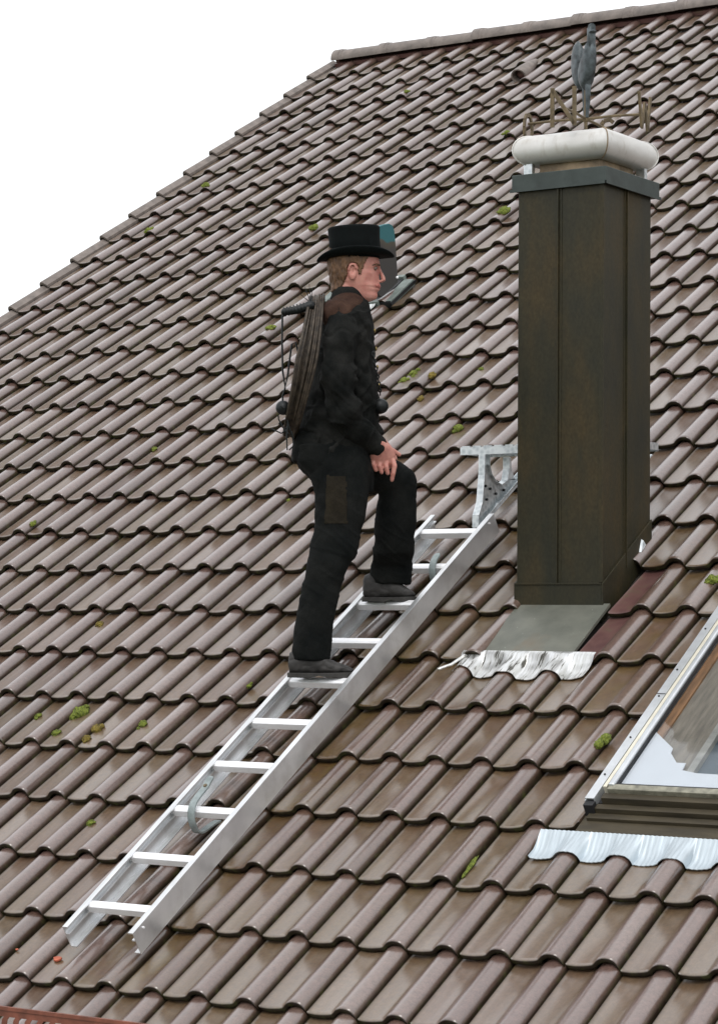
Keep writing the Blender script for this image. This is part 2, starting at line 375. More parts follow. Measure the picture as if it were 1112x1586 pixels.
def lift(u):            # interpolate the wave height at any u
    u = (u + 0.772) % 1.0 - 0.772
    for (a, za), (b_, zb) in zip(PROF, PROF[1:]):
        if a <= u <= b_: return za + (zb - za) * (u - a) / (b_ - a)
    return -0.04
HEAD = 0.030
def crest(r):           # roof surface height of the roll crest at course position r
    fr = r - math.floor(r); fr = fr if fr > 1e-6 else 1.0
    return -HEAD * (1 - fr)
V, Fc, AT = [], [], []
RV, RF = [], []
def tile(i, r, umax=None, umin=None, V=V, Fc=Fc, AT=AT):
    jz, jx, js, rn = random.gauss(0, .0016), random.gauss(0, .0016), random.gauss(0, .006), min(1, max(0, random.gauss(.5, .24)))
    tl = random.gauss(0, .003)
    prof = [(u, z, t_, e) for (u, z), t_, e in zip(PROF, TROUGH, EDGE) if (umax is None or u <= umax) and (umin is None or u >= umin)]
    n = len(prof); b0 = len(V)
    # rust-ochre algae where water runs below the chimney, skylight and ladder
    d1 = max(0, 1 - abs(i - 4.6) / 2.4) * (1.0 if -6.5 < r < 3.2 else 0)
    d2 = max(0, 1 - abs(i - 9.6) / 1.9) * (1.0 if -6 < r < 0.5 else 0.2 if r < 4 and r > 0 else 0)
    oc = min(1, max(d1, d2 * .8, 0.45 * max(0, 1 - abs(r + 1) / 9) * max(0, 1 - abs(i - 7) / 11)) * random.uniform(.6, 1.15))
    for v_ in VS:
        for u, z, t_, e in prof:
            w_ = z - HEAD * (1 - v_) + jz + tl * u
            if v_ == 1.0: w_ -= .0035
            V.append(G(i + u + jx / PW, r - 1 + v_ + js, w_))
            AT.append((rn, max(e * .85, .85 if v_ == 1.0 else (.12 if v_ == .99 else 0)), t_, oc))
    K = len(VS)
    for a in range(K - 1):
        for j in range(n - 1):
            q = b0 + a * n + j; Fc.append((q, q + n, q + n + 1, q + 1))
    # lip thickness, underside return, and the right-hand edge
    b1 = len(V)
    for v_, dz in ((1.0, -.0205), (0.90, -.0120)):
        for u, z, t_, e in prof:
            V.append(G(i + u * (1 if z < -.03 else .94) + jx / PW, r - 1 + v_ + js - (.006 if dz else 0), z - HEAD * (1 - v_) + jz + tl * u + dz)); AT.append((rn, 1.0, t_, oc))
    top = b0 + (K - 1) * n
    for j in range(n - 1):
        Fc.append((top + j, b1 + j, b1 + j + 1, top + j + 1)); Fc.append((b1 + j, b1 + n + j, b1 + n + j + 1, b1 + j + 1))
    b2 = len(V)
    for v_ in VS:
        u, z, t_, e = prof[-1]
        V.append(G(i + u + jx / PW, r - 1 + v_ + js, z - HEAD * (1 - v_) - .0205 + jz)); AT.append((rn, 1.0, 1, oc))
    for a in range(K - 1):
        Fc.append((b0 + a * n + n - 1, b0 + (a + 1) * n + n - 1, b2 + a + 1, b2 + a))
for r in range(R0, R1 + 1):
    for i in range(C0, C1 + 1):
        if r == R0 - 0: pass
        if r in (-3,) and i in (7, 8): continue                     # sheet apron under the chimney
        if r == -4 and i in (7, 8): continue
        if r == -5 and i in (7,): continue
        if (i, r) in ((9, -3), (9, -4)): continue                   # replaced by the two red tiles
        if -3 <= r <= 0:
            if 12 <= i <= 17: continue
            if i == 11: tile(i, r, umax=-.10); continue
            if i == 18: tile(i, r, umin=-.4); continue
        tile(i, r)
def tile_mesh(name, V, Fc, AT, mat, parent):
    me = bpy.data.meshes.new(name); me.from_pydata([tuple(v) for v in V], [], Fc)
    a = me.color_attributes.new('tint', 'FLOAT_COLOR', 'POINT')
    a.data.foreach_set('color', [x for q in AT for x in q])
    me.materials.append(MT[mat]); me.polygons.foreach_set('use_smooth', [True] * len(me.polygons)); me.set_sharp_from_angle(angle=R(50))
    me.transform(world_m(parent).inverted()) if parent else None
    o = bpy.data.objects.new(name, me); COL.objects.link(o); o.parent = parent; return o
tile_mesh('roof_tiles', V, Fc, AT, 'tile', house)
for r in (-3, -4):
    v2, f2, a2 = [], [], []; tile(9, r, V=v2, Fc=f2, AT=a2)
    # half the width of the trough is red and unweathered
    o = tile_mesh('roof_tile', v2, f2, a2, 'tile', house); me = o.data; me.materials.append(MT['redtile'])
    n = len(PROF)
    for p in me.polygons:
        if min(p.vertices) % n < 8 and max(p.vertices) < n * len(VS): p.material_index = 1
    tag(o, 'tile with a dark red flat beside the chimney')
# verge tiles down the left edge
b = MB()
for r in range(R0, R1 + 1):
    c0, c1 = -21.12, -20.80
    t_ = [(c0, -.14), (c0, -.018), (c0 + .04, -.004), (c0 + .14, -.001), (c0 + .22, -.012), (c1, -.026)]
    L = []
    for v_ in (-.05, .5, .985, 1.0):
        L.append([G(c, r - 1 + v_, z + .006 - HEAD * (1 - v_) - (.003 if v_ == 1 else 0)) for c, z in t_] + [G(c, r - 1 + v_, z - .012 - HEAD * (1 - v_)) for c, z in reversed(t_)])
    b.loft(L)
b.build('verge_tiles', 'ridge', house, True)
# underlay deck, far slope, walls
ridge_r = -25.98
b = MB()
e0, e1, top0, top1 = G(-21, 5.4, -.075), G(22, 5.4, -.075), G(-21, ridge_r, -.075), G(22, ridge_r, -.075)
Yr = top0.y
# leave the skylight shaft open in the deck
c_a, c_b, r_a, r_b = 11.3, 17.4, -4.2, -0.32
xs_ = [-21, c_a, c_b, 22]; rs_ = [5.4, r_b, r_a, ridge_r]
for a in range(3):
    for q in range(3):
        if a == 1 and q == 1: continue
        b.rbox(xs_[a], xs_[a + 1], rs_[q + 1], rs_[q], -.115, -.090)
bk0, bk1 = Vector((top0.x, 2 * Yr - e0.y, e0.z)), Vector((top1.x, 2 * Yr - e1.y, e1.z))
b.add([top0, top1, bk1, bk0], [(0, 1, 2, 3)])
b.build('underlay', 'deck', house)
b = MB()     # far slope: corrugated sheet of tiles in one go
L = []
for q in range(31):
    ring = []
    for c in range(0, 43 * 4 + 1):
        cc = -21 + c / 4; y = Yr + (31 - q) / 31 * (e0.y - Yr) * -1; z = top0.z + (31 - q) / 31 * (e0.z - top0.z)
        ring.append((cc * PW, y, z + .05 + (.02 if c % 4 == 0 else -.015 if c % 4 in (1, 3) else -.02)))
    L.append(ring)
b.loft(L, False, 0, False); b.build('far_slope', 'ridge', house)
b = MB()
X0, X1, Y0, Y1, Z0, Z1 = -20.3 * PW, 21 * PW, e0.y + .45, bk0.y - .45, -6.2, e0.z - .02
b.box(X0, X1, Y0, Y1, Z0, Z1 - .1)
gz = Z1 + .15
b.add([(X0, Y0, Z1 - .12), (X0, Y1, Z1 - .12), (X0, Yr, top0.z - .25), (X0 + .3, Y0, Z1 - .12), (X0 + .3, Y1, Z1 - .12), (X0 + .3, Yr, top0.z - .25)],
      [(0, 2, 1), (3, 4, 5), (0, 1, 4, 3), (1, 2, 5, 4), (2, 0, 3, 5)])
b.build('wall', 'wallp', house)
# ridge tiles: half-round caps with a raised collar at each overlap
b = MB(); c = -20.75; LEN = 2.05
rz_ = -26.02
while c < 22:
    c1 = min(22.4, c + LEN)
    dj = random.gauss(0, .003)
    def ring(cc, rad, low=0.0):
        ctr = G(cc, rz_, -.028 + dj); return [ctr + Vector((0, rad * 1.25 * math.cos(math.pi * j / 14), rad * math.sin(math.pi * j / 14) - low)) for j in range(-1, 16)]
    def strip(cs):
        Ls = []
        for cc, rad in cs:
            o_r = ring(cc, rad); i_r = ring(cc, rad - .016); Ls.append(o_r + list(reversed(i_r)))
        b.loft(Ls)
    strip([(c, .080), (c + .02, .083), (c + .30, .083), (c + .32, .079), (c + .42, .079), (c + .44, .075), (c1 + .02, .072)])
    c = c1
b.build('ridge_tiles', 'ridge', house, True)
b = MB(); b.rbox(-20.72, 22, -26.15, -25.83, -.06, -.030); b.rbox(-20.70, -20.55, -26.2, -25.90, -.03, .02); b.build('ridge_mortar', 'redtile', house)
# eave gutter below the last course
b = MB(); gy, gzz = G(0, 5.15).y, G(0, 5.15).z - .09
L = []
for x in (-21.2 * PW, 22.2 * PW):
    o_r = [(x, gy - .02 + .075 * math.cos(math.pi * (1 + j / 12)), gzz + .075 * math.sin(math.pi * (1 + j / 12))) for j in range(13)]
    i_r = [(x, gy - .02 + .071 * math.cos(math.pi * (1 + j / 12)), gzz + .071 * math.sin(math.pi * (1 + j / 12)) + .001) for j in range(13)]
    L.append(o_r + i_r[::-1])
b.loft(L); b.build('gutter', 'redmetal', house, True)

# ------------------------------------------------------------------ chimney
CX0, CX1, CY0, CY1, CZ1 = 1.234, 1.639, 1.255, 1.683, 2.525
ch = empty('chimney', (1.437, 1.47, 1.0), 'tall square chimney clad in dark brown copper sheet, rising right of the sweep', 'chimney')
b = MB(); b.box(CX0, CX1, CY0, CY1, 0.55, CZ1); b.build('shaft', 'copper', ch, bevel=.004)
b = MB()
for x in (1.430,):
    b.box(x - .003, x + .003, CY0 - .012, CY0 + .001, .865, CZ1 - .002); b.box(x + .003, x + .016, CY0 - .003, CY0 + .001, .865, CZ1 - .002)
b.box(CX1 - .001, CX1 + .012, 1.450, 1.456, .93, CZ1 - .002); b.box(CX1 - .001, CX1 + .003, 1.437, 1.450, .93, CZ1 - .002)
b.box(CX0 - .008, CX0 + .002, 1.460, 1.466, .95, CZ1 - .002)
b.box(CX1 - .016, CX1 + .0035, CY0 - .0035, CY0 + .016, .866, CZ1 - .002)
b.build_each('standing_seam', 'copper', ch, bevel=.001)
b = MB()    # upstand round the base, its top edge following the slope at the sides
zf = .862
def slope_z(y, w_=0): return (y + w_ * ST) * math.tan(TH) + w_ * CT
of = .008
for x0, x1 in ((CX0 - of, CX0), (CX1, CX1 + of)):
    b.hexa([(x0, CY0 - of, .70), (x1, CY0 - of, .70), (x1, CY1, slope_z(CY1) - .1), (x0, CY1, slope_z(CY1) - .1),
            (x0, CY0 - of, zf), (x1, CY0 - of, zf), (x1, CY1, slope_z(CY1) + .06), (x0, CY1, slope_z(CY1) + .06)])
b.box(CX0, CX1, CY0 - of, CY0, .70, zf); b.box(CX0, CX1, CY0 - .014, CY0 - of, zf - .006, zf + .002)
b.build('base_flashing', 'copper', ch, bevel=.0015)
b = MB()     # sheet apron down the slope, then the crimped lead hem shaped over the waves
b.rbox(6.10, 8.21, -4.12, -3.06, -.036, -.024)
b.build('apron', 'apron', ch)
def wave_hem(c0, c1, r0, r1, off, n=70, thick=.003, ragged=0.0, pleat=0.0, flat_top=None):
    b = MB(); top, bot = [], []
    K = 7; rows = []
    for a in range(K):
        q = a / (K - 1); row = []
        for j in range(n + 1):
            c = c0 + (c1 - c0) * j / n
            rr = r0 + (r1 - r0) * q + ragged * q * noise.noise((c * 2.3, 1.7, 0))
            if flat_top is not None:
                pass
            u = (c + 0.815) % 1.0 - 0.815
            z = max(lift(u - .05), lift(u - .025), lift(u), lift(u + .03)) + crest(min(rr, math.floor(r1) + .999)) + off
            if flat_top is not None: z = z * min(1, q * 1.6) + flat_top * (1 - min(1, q * 1.6))
            z += pleat * math.sin(c * 70) * (1 - q * .3)
            row.append(G(c, rr, z))
        rows.append(row)
    under = [[p - Vector((0, -ST, CT)) * thick for p in row] for row in rows]
    m_ = n + 1; vs = [p for r_ in rows for p in r_] + [p for r_ in under for p in r_]; o_ = K * m_
    fs = []
    for a in range(K - 1):
        for j in range(n):
            q = a * m_ + j; fs.append((q, q + m_, q + m_ + 1, q + 1)); fs.append((q + o_, q + 1 + o_, q + m_ + 1 + o_, q + m_ + o_))
    for j in range(n):
        q = (K - 1) * m_ + j; fs.append((q, q + o_, q + o_ + 1, q + 1)); fs.append((j, j + 1, j + 1 + o_, j + o_))
    for a in range(K - 1):
        q = a * m_; fs.append((q, q + o_, q + m_ + o_, q + m_)); q = a * m_ + n; fs.append((q, q + m_, q + m_ + o_, q + o_))
    b.add(vs, fs); return b
wave_hem(5.72, 8.72, -3.10, -2.70, .009, ragged=.10, flat_top=-.0205, n=160).build('lead_hem', 'lead', ch, True, auto=70)
b = MB(); b.tube([G(5.52, -2.66, -.012), G(5.70, -2.80, -.02), G(5.85, -3.02, -.02)], .006, 8)
b.build('lead_hem', 'lead', ch, True)
b = MB(); b.add([G(8.06, -5.30, .0), G(8.14, -5.31, .0), G(8.11, -5.19, -.01), G(8.06, -5.17, -.005), G(8.06, -5.30, .032), G(8.11, -5.31, .022)], [(0, 1, 2, 3), (0, 4, 5, 1), (0, 3, 4), (4, 3, 2, 5), (1, 5, 2)])
b.build('flashing_flap', 'galv', ch)
b = MB()     # cap band
o1 = .026
b.box(CX0 - o1, CX1 + .018, CY0 - .012, CY1 + .045, 2.518, 2.586)
b.build('cap_band', 'cap', ch, bevel=.003)
b = MB(); zz0 = 2.512
b.box(CX0 - o1 - .006, CX1 + .024, CY0 - .019, CY0 - .012, 2.512, 2.524); b.box(CX1 + .018, CX1 + .025, CY0 - .019, CY1 + .047, 2.512, 2.524)
b.build('cap_lip', 'cap', ch)
b = MB(); MXX, MYY = 1.437, 1.472
b.box(MXX - .140, MXX + .150, MYY - .150, MYY + .150, 2.586, 2.66); b.build('cowl_neck', 'stain', ch, bevel=.004)
b = MB()
for sx, sy in ((-1, -1), (1, 1)): b.box(MXX + sx * .175 - .020, MXX + sx * .175 + .020, MYY + sy * .175 - .012, MYY + sy * .175 + .012, 2.586, 2.66)
b.build_each('cowl_foot', 'galv', ch)
b = MB(); H0, H1 = 2.632, 2.757; A = .166; BU = .060; rings = []
prof = [(A - .03, H0 + .004)] + [(A + BU * math.sin(math.pi * j / 14) ** .85, H0 + (H1 - H0) * (1 - math.cos(math.pi * j / 14)) / 2) for j in range(15)] + [(A - .06, H1 + .002)]
NS = 10
for hh, z in prof:
    ring = []
    for kx, ky, dx, dy in ((-1, -1, 1, 0), (1, -1, 0, 1), (1, 1, -1, 0), (-1, 1, 0, -1)):
        for j in range(NS):
            q = j / NS * 2 * hh
            ring.append((MXX + kx * hh + dx * q, MYY + ky * hh + dy * q, z + .0015 * noise.noise((kx * hh * 9 + dx * q * 9, ky * hh * 9 + dy * q * 9, z * 9))))
    rings.append(ring)
b.loft(rings, True); b.build('cowl', 'cowl', ch, True, auto=35)
b = MB()
for kx, ky in ((-1, -1), (1, -1), (1, 1), (-1, 1)):
    pts = [(MXX + kx * (hh + .0015), MYY + ky * (hh + .0015), z) for hh, z in prof[1:-1]]
    b = MB(); b.tube(pts, .003, 6)
    b.build('cowl_seam', 'stain' if (kx, ky) == (1, -1) else 'cowl', ch, True)

# ------------------------------------------------------------------ weather vane on the cowl
PV = Vector((1.437, 1.472, 2.757))
vane = empty('weather_vane', PV, 'weather vane with a dark rooster over tarnished N, O, S, W letters on the chimney', 'weather vane')
FWD = Vector((.8303, .5573, 0)).normalized(); SID = Vector((-.5573, .8303, 0)).normalized(); UP = Vector((0, 0, 1))
def dirv(deg): a = R(deg); return FWD * math.cos(a) + SID * math.sin(a)
b = MB(); b.tube([PV - UP * .02, PV + UP * .23], .008, 10); b.tube([PV + UP * .0, PV + UP * .035], .018, 12); b.build('pole', 'letter', vane, True)
ZA = .085
b = MB()
AR = {'W': dirv(-25), 'O': dirv(155), 'N': dirv(-116), 'S': dirv(64)}
for q, dv in AR.items(): b.tube([PV + UP * ZA, PV + UP * (ZA + .004) + dv * .13, PV + UP * ZA + dv * .262], .006, 8)
b.ball(PV + UP * ZA, .016, 8); b.build('cross_arms', 'letter', vane, True)
def letter(ch_, dv, w_, h_, z0, mirror=False):
    side = dv.cross(UP); side = side if side.dot(FWD) > 0 else -side
    side = (side * .97 + 0 * dv).normalized()
    o_ = PV + dv * .262 + UP * z0; b = MB(); tk = .0045; br = .0082
    def stroke(x0, y0, x1, y1):
        a = o_ + side * (x0 * w_) + UP * (y0 * h_); c_ = o_ + side * (x1 * w_) + UP * (y1 * h_)
        t_ = (c_ - a).normalized(); nrm = side.cross(UP).normalized(); e = t_.cross(nrm).normalized() * br / 1.0
        n_ = nrm * tk
        b.hexa([a - e - n_, a + e - n_, a + e + n_, a - e + n_, c_ - e - n_, c_ + e - n_, c_ + e + n_, c_ - e + n_])
    if ch_ == 'N': S_ = [(-.5, 0, -.5, 1), (-.5, .95, .5, .05), (.5, 0, .5, 1)]
    if ch_ == 'W': S_ = [(-.5, 1, -.25, 0), (-.25, 0, 0, .75), (0, .75, .25, 0), (.25, 0, .5, 1)]
    if ch_ == 'O': P_ = [(.5 * math.cos(a * math.pi / 6), .5 + .5 * math.sin(a * math.pi / 6)) for a in range(13)]; S_ = [(*P_[i], *P_[i + 1]) for i in range(12)]
    if ch_ == 'S': P_ = [(.45, .85), (.2, 1), (-.25, .97), (-.45, .78), (-.3, .58), (.1, .5), (.4, .36), (.42, .15), (.15, 0), (-.25, .03), (-.45, .16)]; S_ = [(*P_[i], *P_[i + 1]) for i in range(len(P_) - 1)]
    for q in S_: stroke(*q)
    b.build('letter', 'letter', vane)
letter('N', AR['N'], .098, .165, .005); letter('W', AR['W'], .150, .150, .02); letter('O', AR['O'], .095, .125, .0); letter('S', AR['S'], .060, .085, .045)
# rooster silhouette: u along the bird (head +), v up; puffed sheet body
bd = (FWD * .30 - SID * .95).normalized()
OUT = [(.02, .00), (.035, .05), (.06, .075), (.085, .12), (.09, .17), (.085, .215), (.105, .225), (.082, .240), (.09, .262), (.075, .275), (.066, .262), (.055, .275), (.046, .258), (.03, .235),
       (.02, .19), (.0, .155), (-.03, .14), (-.045, .17), (-.06, .215), (-.09, .235), (-.12, .225), (-.14, .18), (-.142, .12), (-.125, .07), (-.10, .045), (-.075, .05), (-.06, .03), (-.03, .01)]
def plate(out, z0, thick, name, mat, n_in=4):
    b = MB(); cu = sum(p[0] for p in out) / len(out); cv = sum(p[1] for p in out) / len(out)
    nrm = bd.cross(UP).normalized(); n = len(out); rings = []
    for s_, q in ((0.55, 1.0), (.82, .8), (1.0, .15), (1.0, -.15), (.82, -.8), (.55, -1.0)):
        rings.append([PV + bd * (cu + (p[0] - cu) * s_) + UP * (z0 + cv + (p[1] - cv) * s_) + nrm * thick * q for p in out])
    b.loft(rings); return b.build(name, mat, vane, True, auto=60)
BZ = .205
plate([(u, v_ * 1.08) for u, v_ in [(.0, .0), (.035, .02), (.06, .06), (.075, .11), (.072, .17), (.062, .20), (.04, .19), (.01, .15), (-.03, .12), (-.055, .09), (-.05, .04), (-.025, .01)]], BZ, .026, 'rooster_body', 'vane')
plate([(u, v_ * 1.08) for u, v_ in [(.040, .15), (.070, .15), (.072, .19), (.070, .215), (.09, .222), (.068, .232), (.072, .255), (.060, .245), (.054, .258), (.046, .243), (.036, .245), (.038, .20)]], BZ + .001, .016, 'rooster_head', 'vane')
plate([(u, v_ * 1.08) for u, v_ in [(-.040, .05), (-.035, .10), (-.055, .15), (-.06, .195), (-.085, .215), (-.115, .21), (-.135, .17), (-.138, .11), (-.12, .06), (-.09, .025), (-.06, .015)]], BZ + .002, .020, 'rooster_tail', 'vane')
b = MB()
for q in (-.012, .022): b.tube([PV + UP * .09 + bd * q * .6, PV + UP * (.15) + bd * q, PV + UP * (BZ + .03) + bd * q], [.007, .010, .014], 8)
b.build('rooster_legs', 'vane', vane, True)

# ------------------------------------------------------------------ roof ladder
lad = empty('roof_ladder', G(3.53, 2.5, 0), 'long aluminium roof ladder lying up the tiles below the chimney', 'ladder')
LR0, LR1 = -5.655, 2.575
CL, CR = 2.72, 4.33
for c, s_ in ((CL, 1), (CR, -1)):
    b = MB(); mm = 1 / PW
    P_ = [(0, .004), (0, .098), (.024, .098), (.024, .092), (.004, .092), (.004, .066), (.019, .066), (.019, .060), (.004, .060), (.004, .010), (.030, .010), (.030, .004)]
    ringA = [(c + s_ * x * mm, w_) for x, w_ in P_]
    if s_ < 0: ringA.reverse()
    b.loft([[G(x, LR0, w_) for x, w_ in ringA], [G(x, LR1, w_) for x, w_ in ringA]])
    rl = b.build('rail', 'alu', lad, bevel=.0008)
    hb = MB()
    for r_ in (LR1 - .16, LR0 + .16):
        a = G(c - s_ * .003 * mm, r_, .080); d_ = Vector((1, 0, 0)) * (-s_) * .002; hb.tube([a - d_ * 2, a + d_], .0045, 10)
    hb.build_each('rivet', 'black' if s_ > 0 else 'rung', rl, smooth=True)
RUNG = [2.15 - .8275 * k_ for k_ in range(10)]
for r_ in RUNG:
    b = MB(); pr = [(-.017, .058), (-.019, .086), (-.010, .092), (.010, .092), (.019, .086), (.017, .058), (.008, .054), (-.008, .054)]
    L = []
    for c in (CL + .005, CR - .005): L.append([G(c, r_, 0) + Vector((0, -y_ * 1.0, z_ - .0)) if False else G(c, r_ + y_ / GA, z_) for y_, z_ in pr])
    b.loft(L); rg = b.build('rung', 'rung', lad, bevel=.002)
    f_ = MB()
    for c, q in ((CL + .02, 1), (CR - .02, -1)): f_.tube([G(c + q * .02 * 5 * .2, r_, .075), G(c + q * .06, r_, .075)], .021, 14)
    f_.build_each('ferrule', 'alu', rg, smooth=True)
def roof_hook(c, r_, label, first=0):
    hk = empty('roof_hook', G(c, r_, -.03), label, 'roof hook', 'steel roof hooks holding the ladder rungs')
    pts = [(-.40, .136), (-.33, .132), (-.24, .124), (-.12, .122), (.0, .116), (.08, .098), (.125, .070), (.135, .04), (.12, .012), (.07, -.004), (.0, -.012), (-.12, -.020), (-.25, -.034)]
    pts = pts[first:]; b = MB(); hw = .075
    # densify
    D = []
    for i in range(len(pts) - 1):
        for q in range(4):
            p0 = pts[max(i - 1, 0)]; p1 = pts[i]; p2 = pts[i + 1]; p3 = pts[min(i + 2, len(pts) - 1)]; t_ = q / 4
            D.append(tuple(.5 * ((2 * p1[z]) + (-p0[z] + p2[z]) * t_ + (2 * p0[z] - 5 * p1[z] + 4 * p2[z] - p3[z]) * t_ ** 2 + (-p0[z] + 3 * p1[z] - 3 * p2[z] + p3[z]) * t_ ** 3) for z in (0, 1)))
    D.append(pts[-1]); L = []
    for i, (a, w_) in enumerate(D):
        a0, w0 = D[max(i - 1, 0)]; a1, w1 = D[min(i + 1, len(D) - 1)]
        tx, tw = (a1 - a0) * GA, w1 - w0; ln = math.hypot(tx, tw) or 1; nx, nw = -tw / ln * .004, tx / ln * .004
        hh = hw * (.55 if i == 0 else .85 if i == 1 else 1)
        L.append([G(c - hh, r_ + a + nx / GA, w_ + nw), G(c + hh, r_ + a + nx / GA, w_ + nw), G(c + hh, r_ + a - nx / GA, w_ - nw), G(c - hh, r_ + a - nx / GA, w_ - nw)])
    b.loft(L); b.build('strap', 'hook', hk, bevel=.001)
    if first: return
    b = MB(); b.tube([G(c, r_ - .26, .124), G(c, r_ - .26, .133)], .008, 12); b.build('bolt', 'letter', hk, True)
roof_hook(3.30, RUNG[2], 'grey steel roof hook curled over a lower rung, holding the bottom half of the ladder')
roof_hook(3.95, RUNG[8], 'steel roof hook just beyond the front shoe, under the second highest rung', 3)

# ------------------------------------------------------------------ step platform behind the chimney
pf = empty('roof_step', (1.15, 1.84, 1.2), 'narrow galvanised sweep step on cast brackets behind the chimney', 'roof step')
b = MB(); PY0, PY1, PZ0, PZ1 = 1.779, 1.96, 1.452, 1.486
XE = 1.535
b.box(.632, XE, PY0, PY0 + .004, PZ0, PZ1); b.box(.632, XE, PY1 - .004, PY1, PZ0, PZ1)
for i in range(17):
    x = .632 + i * .05622; b.box(x, x + .004, PY0 + .004, PY1 - .004, PZ0 + .004, PZ1 + .002)
for j in range(5): y = PY0 + .03 + j * .03; b.box(.632, XE, y, y + .003, PZ1 - .012, PZ1 - .001)
b.build('grating', 'galv', pf)
b = MB()
for i in range(16): x = .636 + i * .056; b.box(x + .006, x + .046, PY0 - .001, PY0 + .012, PZ1, PZ1 + .006)
b.build('tread_teeth', 'galv', pf)
for bx in (.752, 1.33):
    br = MB(); T = .0035
    def poly(P_, x0, x1):
        n = len(P_); br.add([(x0, y, z) for y, z in P_] + [(x1, y, z) for y, z in P_], [tuple(range(n)), tuple(range(2 * n - 1, n - 1, -1))] + [(i, i + n, (i + 1) % n + n, (i + 1) % n) for i in range(n)])
    g_ = lambda r_, w_: (G(0, r_, w_).y, G(0, r_, w_).z)
    # base strip on the roof
    br.rbox(bx / PW - .11, bx / PW + .11, -7.5, -5.74, .004, .010)
    br.rbox(bx / PW - .11, bx / PW - .09, -7.4, -5.80, .010, .024); br.rbox(bx / PW + .09, bx / PW + .11, -7.4, -5.80, .010, .024)
    # front arm, throat and rear arm as one web with flanges
    web = [g_(-5.72, .016), (1.718, 1.175), (1.750, 1.235), (1.768, 1.36), (1.770, 1.452), (1.815, 1.452), (1.812, 1.405), (1.832, 1.365), (1.87, 1.335), (1.92, 1.322), (1.97, 1.345), (1.985, 1.40), (1.985, 1.452), (2.02, 1.452), (2.03, 1.39), (2.06, 1.33), g_(-7.35, .012)]
    def strip(P1, P2):
        for (a, c_), (d_, e_) in zip(zip(P1, P1[1:]), zip(P2, P2[1:])):
            br.hexa([(bx - T, *a), (bx + T, *a), (bx + T, *d_), (bx - T, *d_), (bx - T, *c_), (bx + T, *c_), (bx + T, *e_), (bx - T, *e_)])
    strip(web[:5], [g_(-5.95, .012), g_(-6.25, .012), g_(-6.36, .05), (1.835, 1.365), (1.815, 1.452)])
    strip([(1.832, 1.365), (1.87, 1.335), (1.92, 1.322), (1.97, 1.345)], [g_(-6.34, .012), g_(-6.5, .012), g_(-6.75, .012), g_(-7.0, .012)])
    strip([(1.97, 1.345), (1.985, 1.40), (1.985, 1.452)], [(2.06, 1.352), (2.03, 1.39), (2.02, 1.452)])
    for i in range(len(web) - 1):
        (y0, z0), (y1, z1) = web[i], web[i + 1]
        if i in (4, 12) or i >= 13: continue
        ln = math.hypot(y1 - y0, z1 - z0); ny, nz_ = -(z1 - z0) / ln * .002, (y1 - y0) / ln * .002
        br.hexa([(bx - .017, y0 - ny, z0 - nz_), (bx + .017, y0 - ny, z0 - nz_), (bx + .017, y1 - ny, z1 - nz_), (bx - .017, y1 - ny, z1 - nz_),
                 (bx - .017, y0 + ny, z0 + nz_), (bx + .017, y0 + ny, z0 + nz_), (bx + .017, y1 + ny, z1 + nz_), (bx - .017, y1 + ny, z1 + nz_)])
    bk = br.build('bracket', 'galv', pf, bevel=.0008)
    bb = MB()
    for y, z in ((1.79, 1.31), (1.80, 1.25), (1.83, 1.30), (1.88, 1.28), (1.95, 1.30)): bb.tube([(bx - .012, y, z), (bx + .012, y, z)], .006, 8)
    bb.build_each('bolt', 'iron', bk, smooth=True)

# ------------------------------------------------------------------ skylight lower right
SKR0, SKR1, SE = -4.32, -.38, 17.4
sky_w = empty('roof_window', G(14, -.3, 0), 'grey metal framed roof window with a white board standing in for reflected sky, cut off by the lower right edge', 'skylight')
mb = MB(); mb.rbox(10.92, 10.945, SKR0, -.18, -.05, .040); mb.rbox(10.92, 11.10, SKR0, -.20, .040, .046); mb.rbox(11.085, 11.10, SKR0, -.2, .0, .040)
fl = mb.build('side_flashing', 'winframe', sky_w, bevel=.0008)
mb = MB()
for r_ in (-.6, -1.25, -2.0, -2.5, -3.3): mb.tube([G(11.0, r_, .044), G(11.0, r_, .049)], .004, 8)
mb.build_each('screw', 'iron', fl, smooth=True)
mb = MB(); mb.rbox(10.92, 11.10, -2.05, -2.04, .0465, .0475); mb.build('sheet_joint', 'black', fl)
mb = MB(); mb.rbox(11.10, 11.20, SKR0, -.25, -.06, .012); mb.build('seal', 'black', sky_w)
mb = MB(); mb.rbox(11.20, 11.27, SKR0, -.33, -.05, .066); mb.build('sash_rail', 'wincream', sky_w, bevel=.002)
mb = MB(); mb.rbox(11.285, 11.40, SKR0, -.35, -.05, .072); mb.build('sash_rail', 'winframe', sky_w, bevel=.006)
mb = MB(); mb.rbox(11.27, 11.285, SKR0, -.33, -.05, .056); mb.rbox(11.40, 11.42, SKR0, -.36, -.05, .060); mb.build('seal', 'black', sky_w)
mb = MB(); mb.rbox(SE - .5, SE, SKR0, -.3, -.05, .066); mb.rbox(11.2, SE, SKR0 - .25, SKR0, -.08, .066); mb.build('far_frame', 'winframe', sky_w)
mb = MB(); mb.rbox(11.30, SE, -.385, -.30, .02, .064); mb.build('bottom_rail', 'dullrail', sky_w, bevel=.002)
mb = MB(); mb.rbox(11.42, SE - .5, -.405, -.385, .03, .062); mb.build('seal', 'black', sky_w)
mb = MB(); mb.rbox(11.22, SE, -.298, -.215, -.02, .046); mb.rbox(11.12, SE, -.213, -.135, -.03, .020); mb.rbox(11.0, SE, -.133, -.05, -.05, .000)
mb.build('bottom_frame', 'olive', sky_w, bevel=.002)
mb = MB(); mb.rbox(10.90, SE + .3, -.16, .135, -.055, -.014); mb.build('apron', 'olive', sky_w, bevel=.003)
